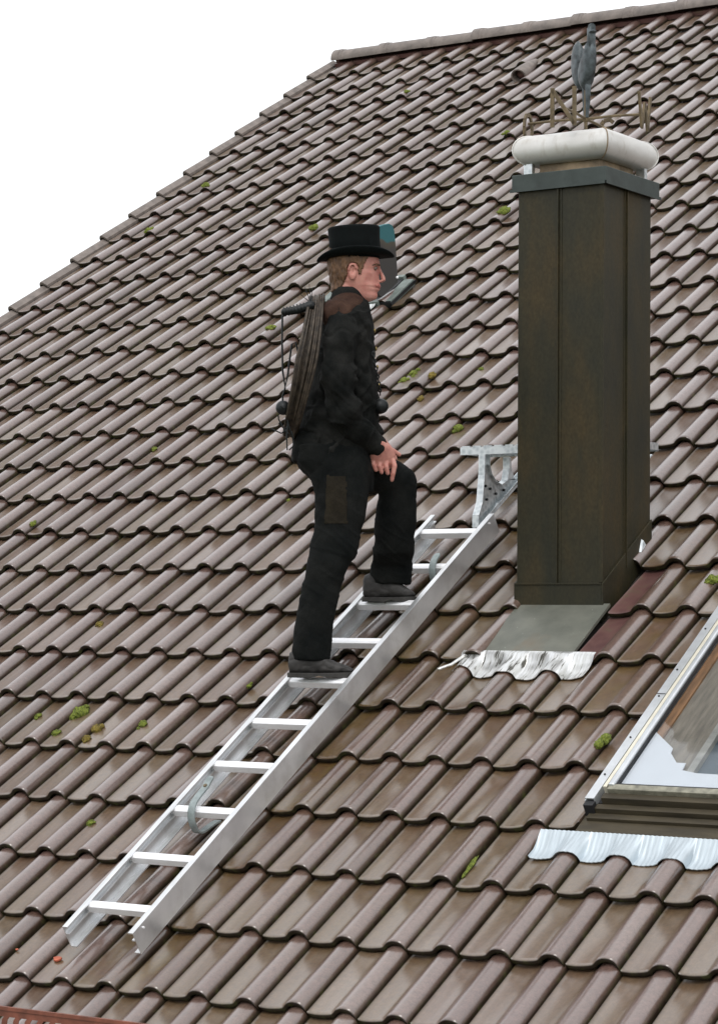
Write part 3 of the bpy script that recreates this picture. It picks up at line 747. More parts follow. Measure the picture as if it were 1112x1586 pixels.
mb = MB(); mb.rbox(10.93, 11.12, -.20, -.12, -.04, .036); mb.build('corner_seal', 'black', sky_w, bevel=.002)
wave_hem(10.24, 17.6, .13, .475, .009, n=480, pleat=.0009, flat_top=-.012).build('zinc_hem', 'zinc', sky_w, True, auto=70)
mb = MB(); mb.rbox(11.42, SE - .5, SKR0, -.40, .046, .052); mb.build('glass_pane', 'glass', sky_w)
mb = MB()
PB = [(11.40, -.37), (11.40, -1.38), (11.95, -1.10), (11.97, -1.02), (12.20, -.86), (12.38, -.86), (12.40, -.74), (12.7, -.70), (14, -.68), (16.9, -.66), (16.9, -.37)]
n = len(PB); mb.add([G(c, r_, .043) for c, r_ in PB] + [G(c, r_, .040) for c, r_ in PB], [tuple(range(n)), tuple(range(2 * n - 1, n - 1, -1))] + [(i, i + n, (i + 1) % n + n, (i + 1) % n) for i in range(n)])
mb.build('sky_reflection', 'whiteboard', sky_w)  # white board added in the shape of the sky's reflection on the glass
mb = MB(); mb.rbox(11.40, 11.60, SKR0, -.9, .020, .038); mb.build('reveal', 'wood', sky_w)
mb = MB(); mb.rbox(11.60, 12.46, SKR0, -.6, .014, .030); mb.build('lining_reflection_panel', 'browndrape', sky_w)  # panel colours simplify the mix of interior and reflections in the glass
mb = MB(); mb.rbox(12.46, 12.60, SKR0, -.6, .014, .036); mb.build('inner_rail', 'greyrail', sky_w)
mb = MB(); mb.rbox(12.60, 16.9, SKR0, -.6, .0, .016); mb.build('inner_reflection_panel', 'slate', sky_w)

# ------------------------------------------------------------------ snow guard at the lower left
sg = empty('snow_guard', G(1, 4.2, 0), 'red brown perforated snow guard strip at the lower left eave', 'snow guard')
mb = MB(); yy = G(0, 4.1).y - .03; zt = -.640
xA, xB = -1.2, 4.4
mb.box(xA, xB, yy - .004, yy + .010, zt - .012, zt); mb.box(xA, xB, yy, yy + .003, zt - .034, zt - .012); mb.box(xA, xB, yy, yy + .003, zt - .125, zt - .095)
x = xA
while x < xB - .03:
    # web between two rounded holes
    P_ = [(0, 0), (.012, .010), (.018, .0305), (.012, .051), (0, .061)]
    mb.add([(x - .012 + q[0] * -0.0 + (.012 - .012 * math.sin(math.pi * i / 4)), yy, zt - .034 - q[1]) for i, q in enumerate(P_)] + [(x + .012 + (.012 * math.sin(math.pi * i / 4)) * -1 + .012, yy, zt - .034 - q[1]) for i, q in enumerate(P_)] +
           [(x - .012 + (.012 - .012 * math.sin(math.pi * i / 4)), yy + .003, zt - .034 - q[1]) for i, q in enumerate(P_)] + [(x + .012 + (.012 * math.sin(math.pi * i / 4)) * -1 + .012, yy + .003, zt - .034 - q[1]) for i, q in enumerate(P_)],
           [(i, i + 1, i + 6, i + 5) for i in range(4)] + [(i + 11, i + 10, i + 15, i + 16) for i in range(4)] + [(i, i + 10, i + 11, i + 1) for i in range(4)] + [(i + 5, i + 6, i + 16, i + 15) for i in range(4)])
    x += .052
mb.build('guard_strip', 'redmetal', sg)
for x in (-.25, .62, 1.5, 2.4, 3.3):
    mb = MB(); mb.box(x - .014, x + .014, yy - .008, yy - .004, zt - .14, zt + .003); mb.box(x - .014, x + .014, yy + .010, yy + .013, zt - .18, zt + .003); mb.box(x - .014, x + .014, yy - .008, yy + .013, zt + .003, zt + .006)
    mb.build('clamp', 'redmetal', sg)

# ------------------------------------------------------------------ open roof hatch behind the hat
ht = empty('roof_hatch', G(-6.4, -13.2, 0), 'small roof hatch standing open behind the top hat, dark lid with a teal top', 'roof hatch')
hx0, hx1 = -8.1, -5.80
mb = MB(); mb.rbox(-6.02, -5.70, -13.82, -13.03, -.05, -.012); mb.rbox(hx0, hx0 + .24, -13.82, -13.06, -.05, .012); mb.rbox(hx0, -6.04, -13.06, -12.96, -.05, -.002); mb.rbox(hx0, -6.04, -13.92, -13.83, -.05, .004)
mb.build('frame', 'hatchframe', ht, bevel=.003)
mb = MB(); mb.rbox(hx0 + .24, hx1 - .24, -13.82, -13.06, -.04, -.01); mb.build('opening', 'black', ht)
mb = MB(); mb.rbox(-6.02, -5.70, -13.028, -12.985, -.05, -.013); mb.build('seal', 'iron', ht)
mb = MB(); mb.rbox(-5.698, -5.675, -13.86, -13.0, -.04, -.022); mb.build('seal', 'iron', ht)
wave_hem(-8.3, -6.12, -12.97, -12.80, .010, n=50, flat_top=-.01).build('lead_hem', 'lead', ht, True, auto=70)
# lid: rounded sheet, hinged at the lower end of the frame and standing upright
lx = -1.215; mb = MB()
LP = [(3.925, 2.535), (4.098, 2.642), (4.088, 2.72), (4.070, 2.86), (4.055, 2.935), (4.035, 2.962), (4.00, 2.968), (3.95, 2.955), (3.90, 2.94), (3.80, 2.88), (3.76, 2.80), (3.80, 2.66), (3.86, 2.57)]
n = len(LP); mb.add([(lx, y, z) for y, z in LP] + [(lx - .035, y, z) for y, z in LP], [tuple(range(n)), tuple(range(2 * n - 1, n - 1, -1))] + [(i, i + n, (i + 1) % n + n, (i + 1) % n) for i in range(n)])
mb.build('lid', 'lid', ht, bevel=.003)
mb = MB(); mb.ball((lx + .003, 4.082, 2.668), .009, 8); mb.build('latch', 'rung', ht, True)

# ------------------------------------------------------------------ vent tile near the ridge
vt = empty('vent_tile', G(-10.35, -23.15, 0), 'round hooded vent tile with a dark mouth just below the ridge', 'roof vent')
mb = MB(); mb2 = MB(); L = []
vc = -10.42
for q, rad in ((-23.20, .058), (-23.30, .060), (-23.5, .054), (-23.75, .040), (-24.0, .020)):
    ctr = G(vc, q, -.012); L.append([ctr + Vector((1, 0, 0)) * rad * math.cos(6.28318 * j / 22) + (G(0, 0, 1) - G(0, 0, 0)) * rad * math.sin(6.28318 * j / 22) * .9 for j in range(22)])
Li = [[(p - G(vc, -23.20, -.012)) * .82 + G(vc, -23.2 - .0 if i == 0 else -23.42, -.012) for p in L[0]] for i in range(2)]
mb.loft([Li[1], Li[0]] + L, cap=True); mb.build('hood', 'ridge', vt, True, auto=50)
mb2.ball(tuple(G(vc, -23.40, -.012)), .043, 10); mb2.build('mouth', 'chip' if False else 'redtile', vt, True)

# ------------------------------------------------------------------ person
N3 = noise.noise
SP = {"O": [0.7242, 0.554, 0.4652], "yaw": 0.59109, "torso": [[1.6012, 0.0455, 0.1475, 0.15, 0.065], [1.5743, 0.0376, 0.1638, 0.15, 0.075], [1.5473, 0.0244, 0.1774, 0.15, 0.1], [1.5203, 0.0085, 0.1883, 0.15, 0.16], [1.488, -0.0046, 0.1993, 0.15, 0.195], [1.4502, -0.015, 0.2049, 0.15, 0.2], [1.3909, -0.0226, 0.2107, 0.15, 0.19], [1.3101, -0.038, 0.2167, 0.15, 0.18], [1.2294, -0.0534, 0.2253, 0.15, 0.17], [1.1487, -0.0742, 0.2312, 0.15, 0.165], [1.068, -0.0976, 0.2264, 0.15, 0.165], [0.9873, -0.1183, 0.2056, 0.15, 0.165], [0.9336, -0.1286, 0.1926, 0.15, 0.17], [0.8961, -0.1229, 0.1875, 0.15, 0.17]], "collar": [[1.6092, 0.0454, 0.1367, 0.15, 0.062], [1.593, 0.0375, 0.1529, 0.15, 0.07], [1.5688, 0.0296, 0.1638, 0.15, 0.078], [1.5418, 0.0271, 0.1721, 0.15, 0.085]], "legN": [[0.9553, -0.1109, 0.1602, 0.08, 0.1], [0.8882, -0.1048, 0.1926, 0.07, 0.1], [0.8347, -0.0563, 0.193, 0.06, 0.095], [0.7519, -0.0289, 0.1882, 0.05, 0.09], [0.6747, -0.0282, 0.1782, 0.045, 0.085], [0.6082, -0.0302, 0.1628, 0.04, 0.082], [0.5417, -0.0401, 0.1527, 0.03, 0.08], [0.4886, -0.0473, 0.1346, 0.02, 0.078], [0.4249, -0.0624, 0.1009, 0.01, 0.072], [0.3774, -0.0752, 0.0881, 0.01, 0.07], [0.3114, -0.0875, 0.0729, 0, 0.068], [0.243, -0.1001, 0.0577, 0, 0.066], [0.172, -0.11, 0.0477, 0, 0.064], [0.1194, -0.1174, 0.0429, 0, 0.064], [0.0748, -0.1223, 0.038, 0, 0.061]], "pelvis": [[1.0411, -0.1027, 0.2132, 0.15, 0.155], [0.9739, -0.1182, 0.1977, 0.15, 0.162], [0.9202, -0.1204, 0.1981, 0.15, 0.168], [0.8668, -0.0986, 0.2091, 0.15, 0.165], [0.8133, -0.0473, 0.2095, 0.15, 0.15], [0.7679, -0.0121, 0.2099, 0.15, 0.1]], "thighF": [[0.0526, 0.24, 0.9264, 0.095, 0.09], [0.161, 0.25, 0.8819, 0.09, 0.088], [0.2559, 0.26, 0.8453, 0.082, 0.085], [0.3158, 0.27, 0.8165, 0.074, 0.08], [0.3242, 0.275, 0.7762, 0.066, 0.072]], "shinF": [[0.868, 0.2694, 0.3668, 0.27, 0.05], [0.8302, 0.248, 0.3861, 0.272, 0.068], [0.7815, 0.2321, 0.3946, 0.275, 0.074], [0.7145, 0.2246, 0.3926, 0.29, 0.074], [0.6498, 0.2197, 0.3906, 0.3, 0.072], [0.5798, 0.2176, 0.3861, 0.32, 0.07], [0.5178, 0.21, 0.3815, 0.34, 0.068], [0.4649, 0.2026, 0.3779, 0.4117602532008563, 0.066], [0.3911, 0.2004, 0.3731, 0.4217602532008563, 0.063]], "shoeN": [[-0.1302, 0.0741, 0.0269, 0, 0.025], [-0.1252, 0.1004, 0.006, 0, 0.036], [-0.0911, 0.1164, 0.0036, 0, 0.042], [-0.0438, 0.1168, 0.004, 0, 0.043], [-0.0043, 0.1014, 0.007, -0.002, 0.044], [0.0301, 0.078, 0.0072, -0.003, 0.048], [0.067, 0.06, 0.0075, -0.004, 0.05], [0.1013, 0.0497, 0.0104, -0.004, 0.047], [0.125, 0.0394, 0.0132, -0.003, 0.038], [0.1382, 0.029, 0.0185, -0.002, 0.02]], "shoeF": [[0.1703, 0.3903, 0.3383, 0.4217602532008563, 0.025], [0.1755, 0.4232, 0.3191, 0.4217602532008563, 0.036], [0.2111, 0.4372, 0.3167, 0.4217602532008563, 0.042], [0.2577, 0.4375, 0.317, 0.4217602532008563, 0.043], [0.2907, 0.4213, 0.32, 0.4197602532008563, 0.044], [0.3182, 0.3996, 0.3202, 0.4187602532008563, 0.048], [0.3457, 0.3806, 0.3204, 0.4177602532008563, 0.05], [0.3677, 0.3671, 0.3233, 0.4177602532008563, 0.047], [0.3842, 0.3563, 0.3261, 0.4187602532008563, 0.038], [0.3926, 0.3454, 0.3317, 0.4197602532008563, 0.02]], "armN": [[0.0558, 0.0, 1.4745, 0.052, 0.06], [0.0775, -0.035, 1.4359, 0.066, 0.062], [0.0705, -0.06, 1.3537, 0.066, 0.06], [0.0661, -0.075, 1.2599, 0.063, 0.06], [0.0694, -0.075, 1.1678, 0.061, 0.06], [0.0855, -0.06, 1.1035, 0.06, 0.058], [0.1279, -0.01, 1.0421, 0.056, 0.054], [0.1759, 0.05, 0.9915, 0.05, 0.048], [0.2269, 0.1, 0.9529, 0.042, 0.04]], "armF": [[0.0693, 0.28, 1.5146, 0.052, 0.06], [0.0911, 0.335, 1.4805, 0.064, 0.062], [0.1028, 0.37, 1.361, 0.062, 0.06], [0.1258, 0.38, 1.211, 0.058, 0.058], [0.165, 0.385, 1.1018, 0.052, 0.052], [0.2204, 0.38, 1.0112, 0.042, 0.04]], "head": [[1.8174, 0.0652, 0.1673, 0.15, 0.05], [1.7984, 0.0412, 0.1917, 0.15, 0.066], [1.7768, 0.0253, 0.2106, 0.15, 0.073], [1.7526, 0.0187, 0.2229, 0.15, 0.077], [1.7309, 0.0176, 0.2284, 0.15, 0.078], [1.7121, 0.0177, 0.2326, 0.15, 0.077], [1.7012, 0.0186, 0.2316, 0.15, 0.076], [1.6905, 0.0206, 0.2257, 0.15, 0.075], [1.6743, 0.0234, 0.2269, 0.15, 0.074], [1.6553, 0.0262, 0.2287, 0.15, 0.071], [1.6392, 0.0317, 0.2293, 0.15, 0.067], [1.6311, 0.0372, 0.2321, 0.15, 0.064], [1.6231, 0.0426, 0.2329, 0.15, 0.062], [1.6177, 0.048, 0.2268, 0.15, 0.06], [1.6096, 0.0561, 0.2279, 0.15, 0.057], [1.5989, 0.0696, 0.2205, 0.15, 0.053], [1.5854, 0.0885, 0.2227, 0.15, 0.047], [1.572, 0.1101, 0.2175, 0.15, 0.039], [1.5612, 0.129, 0.1934, 0.15, 0.028]], "neck": [[0.0908, 0.15, 1.6443, 0.058, 0.058], [0.0938, 0.15, 1.5931, 0.06, 0.06], [0.0996, 0.15, 1.5392, 0.066, 0.07]], "nose": [[0.2286, 0.15, 1.702, 0.004, 0.006], [0.2355, 0.15, 1.6832, 0.006, 0.008], [0.2442, 0.15, 1.6616, 0.009, 0.012], [0.2478, 0.15, 1.6522, 0.0085, 0.014], [0.2357, 0.15, 1.6454, 0.006, 0.012]], "ear": [[0.1176, 0.076, 1.6718], [0.117, 0.224, 1.6928]], "eye": [[0.219, 0.116, 1.6963], [0.2194, 0.184, 1.706]], "brow": [[0.2108, 0.105, 1.7102], [0.231, 0.128, 1.7123]], "hair": [[1.7849, 0.0171, 0.1918, 0.15, 0.076], [1.7631, 0.0119, 0.1892, 0.15, 0.081], [1.7415, 0.0108, 0.1786, 0.15, 0.0825], [1.7226, 0.0109, 0.168, 0.15, 0.083], [1.7117, 0.011, 0.1574, 0.15, 0.0815], [1.698, 0.0125, 0.1091, 0.15, 0.081], [1.6764, 0.014, 0.0959, 0.15, 0.078], [1.6548, 0.0168, 0.0934, 0.15, 0.074], [1.6332, 0.0224, 0.0828, 0.15, 0.066], [1.6116, 0.0293, 0.0669, 0.15, 0.055]], "hairpoly": [[-0.0061, 0.085, 1.7902], [0.1994, 0.085, 1.7918], [0.189, 0.085, 1.7541], [0.1759, 0.085, 1.7272], [0.1653, 0.085, 1.7056], [0.1575, 0.085, 1.6868], [0.1523, 0.085, 1.6653], [0.1416, 0.085, 1.6652], [0.1401, 0.085, 1.6974], [0.1306, 0.085, 1.7107], [0.1092, 0.085, 1.7132], [0.0987, 0.085, 1.6944], [0.0963, 0.085, 1.6622], [0.0858, 0.085, 1.6353], [0.07, 0.085, 1.6083], [0.0354, 0.085, 1.5974], [-0.0046, 0.085, 1.5971]], "browpoly": [[0.1948, 0.11, 1.7081], [0.2135, 0.11, 1.715], [0.2295, 0.11, 1.714], [0.2336, 0.11, 1.7103], [0.2296, 0.11, 1.707], [0.2135, 0.11, 1.7075], [0.1975, 0.11, 1.703]], "lippoly": [[0.213, 0.14, 1.6263], [0.225, 0.14, 1.6331], [0.2465, 0.14, 1.6346], [0.2466, 0.14, 1.6131], [0.2251, 0.14, 1.6143], [0.2144, 0.14, 1.6209]], "hatc": [0.1275, 0.15, 1.7526], "hattop": [0.1213, 0.15, 1.8714], "palm": [[0.2213, 0.07, 0.9667, 0.032, 0.03], [0.2322, 0.085, 0.9439, 0.044, 0.026], [0.2431, 0.1, 0.9237, 0.054, 0.022], [0.2513, 0.11, 0.9031, 0.054, 0.018]], "fingers": [[[0.2086, 0.105, 0.9051, 0.0118, 0.0118], [0.2088, 0.098, 0.8806, 0.0105, 0.0105], [0.2196, 0.105, 0.8571, 0.009, 0.009]], [[0.2367, 0.108, 0.9002, 0.0118, 0.0118], [0.2341, 0.098, 0.8728, 0.0108, 0.0108], [0.2437, 0.106, 0.848, 0.0092, 0.0092]], [[0.2633, 0.11, 0.9005, 0.0118, 0.0118], [0.2621, 0.1, 0.8705, 0.0108, 0.0108], [0.269, 0.108, 0.8443, 0.0092, 0.0092]], [[0.2873, 0.113, 0.9062, 0.0122, 0.0122], [0.2967, 0.103, 0.8736, 0.0112, 0.0112], [0.2916, 0.105, 0.8443, 0.01, 0.01], [0.2866, 0.115, 0.8168, 0.0085, 0.0085]], [[0.262, 0.135, 0.9396, 0.013, 0.013], [0.289, 0.155, 0.9412, 0.012, 0.012], [0.3161, 0.17, 0.9263, 0.0095, 0.0095]]], "palmF": [[0.2314, 0.38, 1.0003, 0.028, 0.026], [0.2536, 0.385, 0.9624, 0.036, 0.024], [0.2703, 0.385, 0.9296, 0.042, 0.018]], "fingersF": [[[0.2429, 0.385, 0.9294, 0.0105, 0.0105], [0.2487, 0.39, 0.8914, 0.0095, 0.0095], [0.2516, 0.38, 0.8552, 0.008, 0.008]], [[0.2621, 0.385, 0.9296, 0.0105, 0.0105], [0.2679, 0.39, 0.8915, 0.0095, 0.0095], [0.2707, 0.38, 0.8553, 0.008, 0.008]], [[0.2812, 0.385, 0.9297, 0.0105, 0.0105], [0.287, 0.39, 0.8917, 0.0095, 0.0095], [0.2899, 0.38, 0.8554, 0.008, 0.008]], [[0.3004, 0.385, 0.9299, 0.0105, 0.0105], [0.3062, 0.39, 0.8918, 0.0095, 0.0095], [0.309, 0.38, 0.8556, 0.008, 0.008]]], "coil": [[-0.021, 0.12, 1.5774], [-0.1286, 0.13, 0.9953]], "gear_handle": [[-0.1579, -0.02, 1.4943], [-0.1078, -0.02, 1.5026], [-0.0499, -0.02, 1.5216]], "gear_wire1": [[-0.1579, -0.02, 1.4916], [-0.167, -0.02, 1.4756], [-0.1673, -0.02, 1.3697], [-0.1637, -0.02, 1.2506], [-0.1525, -0.02, 1.1845], [-0.1424, -0.02, 1.2375], [-0.1351, -0.02, 1.3037], [-0.1277, -0.02, 1.362], [-0.112, -0.02, 1.3701], [-0.1011, -0.02, 1.3304]], "gear_wire2": [[-0.1525, -0.02, 1.1845], [-0.1628, -0.02, 1.1527], [-0.1625, -0.02, 1.1184]], "gear_ball": [-0.161, -0.02, 1.1012], "gear_star": [[[-0.1805, -0.02, 1.0707], [-0.1777, -0.02, 1.0522], [-0.1563, -0.02, 1.0154], [-0.1377, -0.02, 0.9944]], [[-0.1407, -0.02, 1.0393], [-0.1456, -0.02, 0.9944], [-0.1424, -0.02, 0.9284]], [[-0.1334, 0.0, 1.041], [-0.1543, 0.0, 1.0144], [-0.1782, 0.0, 1.0406]], [[-0.2097, 0.0, 1.0166], [-0.1673, -0.0, 0.9984], [-0.1306, 0.0, 1.0225]], [[-0.1252, 0.0, 1.0066], [-0.1167, 0.0, 0.9485], [-0.135, 0.0, 0.9299]], [[-0.149, -0.02, 1.0789], [-0.138, -0.02, 1.0261], [-0.117, 0.0, 0.975]]], "bristle": [[[-0.05, -0.02, 1.5295], [-0.0774, 0.0, 1.601]], [[-0.05, -0.02, 1.5295], [-0.0586, -0.02, 1.6091]], [[-0.05, -0.02, 1.5295], [-0.0458, 0.01, 1.5973]], [[-0.05, -0.02, 1.5295], [-0.0925, -0.02, 1.5664]]], "front_ball": [0.2363, 0.1, 1.1213], "front_chain": [[0.2051, 0.03, 1.3302], [0.2134, 0.03, 1.2851], [0.2244, 0.04, 1.2383], [0.2328, 0.06, 1.195], [0.236, 0.09, 1.1605]], "shoulder_chain": [[0.0443, 0.045, 1.5387], [0.0659, 0.01, 1.5316], [0.0925, -0.005, 1.5193], [0.1164, 0.0, 1.5015]], "patch": [[0.0214, 0.0, 0.8228], [0.0979, 0.0, 0.8233], [0.1047, 0.0, 0.6281], [0.0125, 0.0, 0.6274]], "moss": [[-2.711, -1.761, 17], [-1.778, -1.388, 12], [-1.753, -1.173, 9], [-0.749, -1.565, 9], [-2.735, -1.278, 8], [-3.747, -1.664, 7], [0.242, 0.353, 8], [-9.834, -6.21, 7], [-4.668, -3.751, 8], [-8.77, -8.53, 6], [0.263, -8.814, 11], [-2.705, -10.595, 9], [-2.75, -10.333, 8], [-1.834, -10.318, 9], [-1.727, -9.795, 7], [-4.926, -16.298, 12], [-19.078, -19.11, 8], [-19.113, -17.089, 7], [-11.889, -16.46, 9], [-14.89, -23.145, 5], [10.118, -4.62, 12], [10.17, -1.498, 13], [10.154, -1.369, 11], [9.152, 0.62, 9], [9.18, 0.766, 7], [1.185, -2.319, 6], [-9.043, -12.285, 8], [-2.79, -6.933, 5], [-8.106, -20.058, 6], [-0.693, -10.63, 5]], "chips": [[2.346, 2.62], [1.256, 2.53]]}
sweep = bpy.data.objects.new('person', None)
# body: head, neck, hands, arms, trunk and legs as one skin
b = MB(); b.local = True
b.hloft(SP['head'], 36, 2.15, .22); b.tube(SP['neck'], None, 20, (0, 1, 0))
b.tube(SP['nose'], None, 12, (0, 1, 0), round_ends=True)
for e, q in zip(SP['ear'], (-1, 1)):
    b.ball((e[0], e[1], e[2]), .020, 10, (.85, .42, 1.55)); b.tube([(e[0] - .014, e[1] + q * .006, e[2] + .012), (e[0] - .010, e[1] + q * .012, e[2] + .030), (e[0] + .006, e[1] + q * .012, e[2] + .034), (e[0] + .014, e[1] + q * .008, e[2] + .018)], .0055, 8, round_ends=True)
for br0 in (1, -1):
    x0, y0, z0 = SP['eye'][0]; yb = .15 + br0 * (.15 - y0)
    b.tube([(x0 - .010, .15 + br0 * .044, z0 + .011), (x0 + .003, .15 + br0 * .028, z0 + .014), (x0 + .007, .15 + br0 * .010, z0 + .011)], .0075, 8, round_ends=True)
lx_ = SP['head'][12][2]; lz = SP['head'][12][0]
b.tube([(lx_ - .013, .15 - .016, lz), (lx_ - .0055, .15 - .010, lz + .001), (lx_ - .0035, .15, lz + .001), (lx_ - .0055, .15 + .010, lz + .001), (lx_ - .013, .15 + .016, lz)], .0055, 8, round_ends=True)
b.tube([(lx_ - .015, .15 - .014, lz - .011), (lx_ - .0085, .15 - .008, lz - .011), (lx_ - .0065, .15, lz - .011), (lx_ - .0085, .15 + .008, lz - .011), (lx_ - .015, .15 + .014, lz - .011)], .0058, 8, round_ends=True)
b.tube([p[:3] + [p[3] * .7, p[4] * .7] for p in SP['armN']], None, 16, (0, 1, 0)); b.tube([p[:3] + [p[3] * .7, p[4] * .7] for p in SP['armF']], None, 16, (0, 1, 0))
b.tube(SP['palm'], None, 16, (0, 1, 0), round_ends=True); b.tube(SP['palmF'], None, 16, (0, 1, 0), round_ends=True)
for fg in SP['fingers'] + SP['fingersF']: b.tube(fg, None, 12, (0, 1, 0), round_ends=True)
for i in range(4):     # knuckles
    p = SP['fingers'][i][0]; b.ball(p[:3], .0125, 8)
sh = lambda S_, s_: [[z, (xa + xb) / 2 - (xb - xa) / 2 * s_, (xa + xb) / 2 + (xb - xa) / 2 * s_, d, dr * s_] for z, xa, xb, d, dr in S_]
b.hloft(sh(SP['torso'], .82)); b.hloft(sh(SP['pelvis'], .85)); b.hloft(sh(SP['legN'], .74)); b.hloft(sh(SP['shinF'], .74))
b.tube([p[:3] + [p[3] * .8, p[4] * .8] for p in SP['thighF']], None, 16, (0, 1, 0))
b.hloft([[SP['legN'][-1][0] - .045, -.10, -.055, 0, .020], [SP['legN'][-1][0] + .02, -.10, -.05, 0, .026]])
b.hloft([[SP['shinF'][-1][0] - .06, SP['shinF'][-1][1] + .05, SP['shinF'][-1][2] - .05, SP['shinF'][-1][3], .020], [SP['shinF'][-1][0] + .02, SP['shinF'][-1][1] + .045, SP['shinF'][-1][2] - .045, SP['shinF'][-1][3], .026]])
def face_shape(p):
    if p.z < SP['neck'][2][2]: return 0.0
    d = 0.0
    for ex_, ey_, ez_ in SP['eye']:
        d -= .0065 * math.exp(-(((p.x - ex_) / .012) ** 2 + ((p.y - ey_) / .013) ** 2 + ((p.z - ez_) / .008) ** 2))
        s_ = -1 if ey_ < .15 else 1
        d += .003 * math.exp(-(((p.x - ex_ + .030) / .018) ** 2 + ((p.y - .15 - s_ * .06) / .03) ** 2 + ((p.z - ez_ + .022) / .010) ** 2))
        d -= .003 * math.exp(-(((p.x - ex_ + .030) / .020) ** 2 + ((p.y - .15 - s_ * .05) / .03) ** 2 + ((p.z - ez_ + .055) / .014) ** 2))
    for e_ in SP['ear']:
        s_ = -1 if e_[1] < .15 else 1
        d -= .007 * math.exp(-(((p.x - e_[0] - .002) / .007) ** 2 + ((p.y - e_[1] - s_ * .008) / .008) ** 2 + ((p.z - e_[2] - .004) / .012) ** 2))
    return d
body = fuse('person', b, 'skin', None, voxel=.0028, smooth=2, fold=face_shape)
body.location = SP['O']; body.rotation_euler = (0, 0, SP['yaw'])
tag(body, 'man in black work clothes and top hat climbing the ladder, hand on his raised knee', 'person')
bpy.data.objects.remove(sweep)
def local(mb_, name, mat, parent=body, **kw):
    mb_.local = True; return mb_.build(name, mat, parent, **kw)
def ridged(q, w_=6): return max(0, 1 - abs(N3(q)) * 2.2) ** w_
def fold_j(p):
    wr_ = Vector(SP['armN'][-1][:3]); fade = min(1, max(0, ((p - wr_).length - .045) / .09))
    return fade * fold_j0(p) + .0012 * N3(p * 40)
def fold_j0(p):
    arm = 1 + 1.3 * math.exp(-((p.z - 1.10) / .14) ** 2) * (p.y < .03)
    return .0095 * arm * N3((p.x * 7 + p.z * 6, p.y * 6, p.z * 13 - p.x * 9)) + .003 * N3((p.x * 22, p.y * 20, p.z * 30)) + .0065 * arm * ridged((p.x * 5 + p.z * 5, p.y * 5, p.z * 9 - p.x * 10), 5) - .005 * ridged((p.x * 8 + 4, p.y * 7, p.z * 12 + p.x * 9), 7) + .010 * arm * max(0, N3((p.x * 9 + 3, p.y * 9, p.z * 20 + p.x * 14))) 
def fold_t(p):
    k_ = .7 + 1.2 * math.exp(-((p.z - .50) / .16) ** 2)
    return .0045 * k_ * N3((p.x * 6, p.y * 6, p.z * 17 + p.x * 9)) + .006 * N3((p.x * 5 + 9, p.y * 5, p.z * 5)) + .0026 * k_ * ridged((p.x * 4, p.y * 4 + 2, p.z * 15 + p.x * 10), 5) - .002 * ridged((p.x * 7, p.y * 6 + 7, p.z * 9 - p.x * 8), 6)
b = MB(); b.hloft(SP['torso'], 40, 2.4); b.tube(SP['armN'], None, 24, (0, 1, 0)); b.tube(SP['armF'], None, 24, (0, 1, 0))
b.ball((SP['armN'][1][0] - .005, SP['armN'][1][1] + .02, SP['armN'][1][2] + .01), .066, 12, (1, 1, .9)); b.ball((SP['armF'][1][0] - .01, SP['armF'][1][1] - .02, SP['armF'][1][2] + .005), .062, 12, (1, 1, .85))
b.hloft([[z, xa - .002, xb + .003, d, dr + .003] for z, xa, xb, d, dr in SP['collar']], 32, 2.1)
e_a, e_b = Vector(SP['armN'][-2][:3]), Vector(SP['armN'][-1][:3]); dv_ = (e_b - e_a).normalized(); b.tube([e_b - dv_ * .040, e_b + dv_ * .006], [.048, .047], 20)
jk = fuse('jacket', b, 'jacket', body, voxel=.0055, smooth=4, fold=fold_j)
b = MB(); b.hloft(SP['legN'], 32, 2.2); b.hloft(SP['pelvis'], 40, 2.3); b.hloft(SP['shinF'], 32, 2.2); b.tube(SP['thighF'], None, 28, (0, 1, 0))
b.ball((SP['thighF'][3][0], SP['thighF'][3][1] + .0, SP['thighF'][3][2] - .01), .078, 14, (1, .95, 1.05))
tr_ = fuse('trousers', b, 'trousers', body, voxel=.0055, smooth=5, fold=fold_t)
# brown cloth patch: the same surface as the trouser leg, standing 2 mm proud
def leg_x(S_, z):
    for a, c_ in zip(S_, S_[1:]):
        if c_[0] <= z <= a[0]:
            t_ = (a[0] - z) / (a[0] - c_[0]); return [a[i] + (c_[i] - a[i]) * t_ for i in range(5)]
    return S_[0] if z > S_[0][0] else S_[-1]
me = tr_.data; me.update(); PA = SP['patch']
def in_patch(p):
    t_ = (PA[0][2] - p.z) / (PA[0][2] - PA[2][2])
    xl = PA[0][0] + (PA[3][0] - PA[0][0]) * t_; xr = PA[1][0] + (PA[2][0] - PA[1][0]) * t_
    return -.01 < t_ + .012 * N3((p.x * 30, 0, 3)) < 1 and xl < p.x + .004 * N3((0, 4, p.z * 25)) < xr and p.y < .05
sel = [p for p in me.polygons if in_patch(p.center) and p.normal.y < .1]
use = sorted({q for p in sel for q in p.vertices}); mp = {q: i for i, q in enumerate(use)}; nU = len(use)
b = MB(); cnt = {}
for p in sel:
    vs_ = list(p.vertices)
    for a, c_ in zip(vs_, vs_[1:] + vs_[:1]): cnt[(a, c_)] = cnt.get((a, c_), 0) + 1
rim = [(a, c_) for (a, c_) in cnt if (c_, a) not in cnt]
b.add([me.vertices[q].co + me.vertices[q].normal * .0022 for q in use] + [me.vertices[q].co - me.vertices[q].normal * .002 for q in use],
      [tuple(mp[q] for q in p.vertices) for p in sel] + [tuple(mp[q] + nU for q in reversed(p.vertices)) for p in sel] + [(mp[c_], mp[a], mp[a] + nU, mp[c_] + nU) for a, c_ in rim])
local(b, 'knee_patch', 'patch', smooth=True)
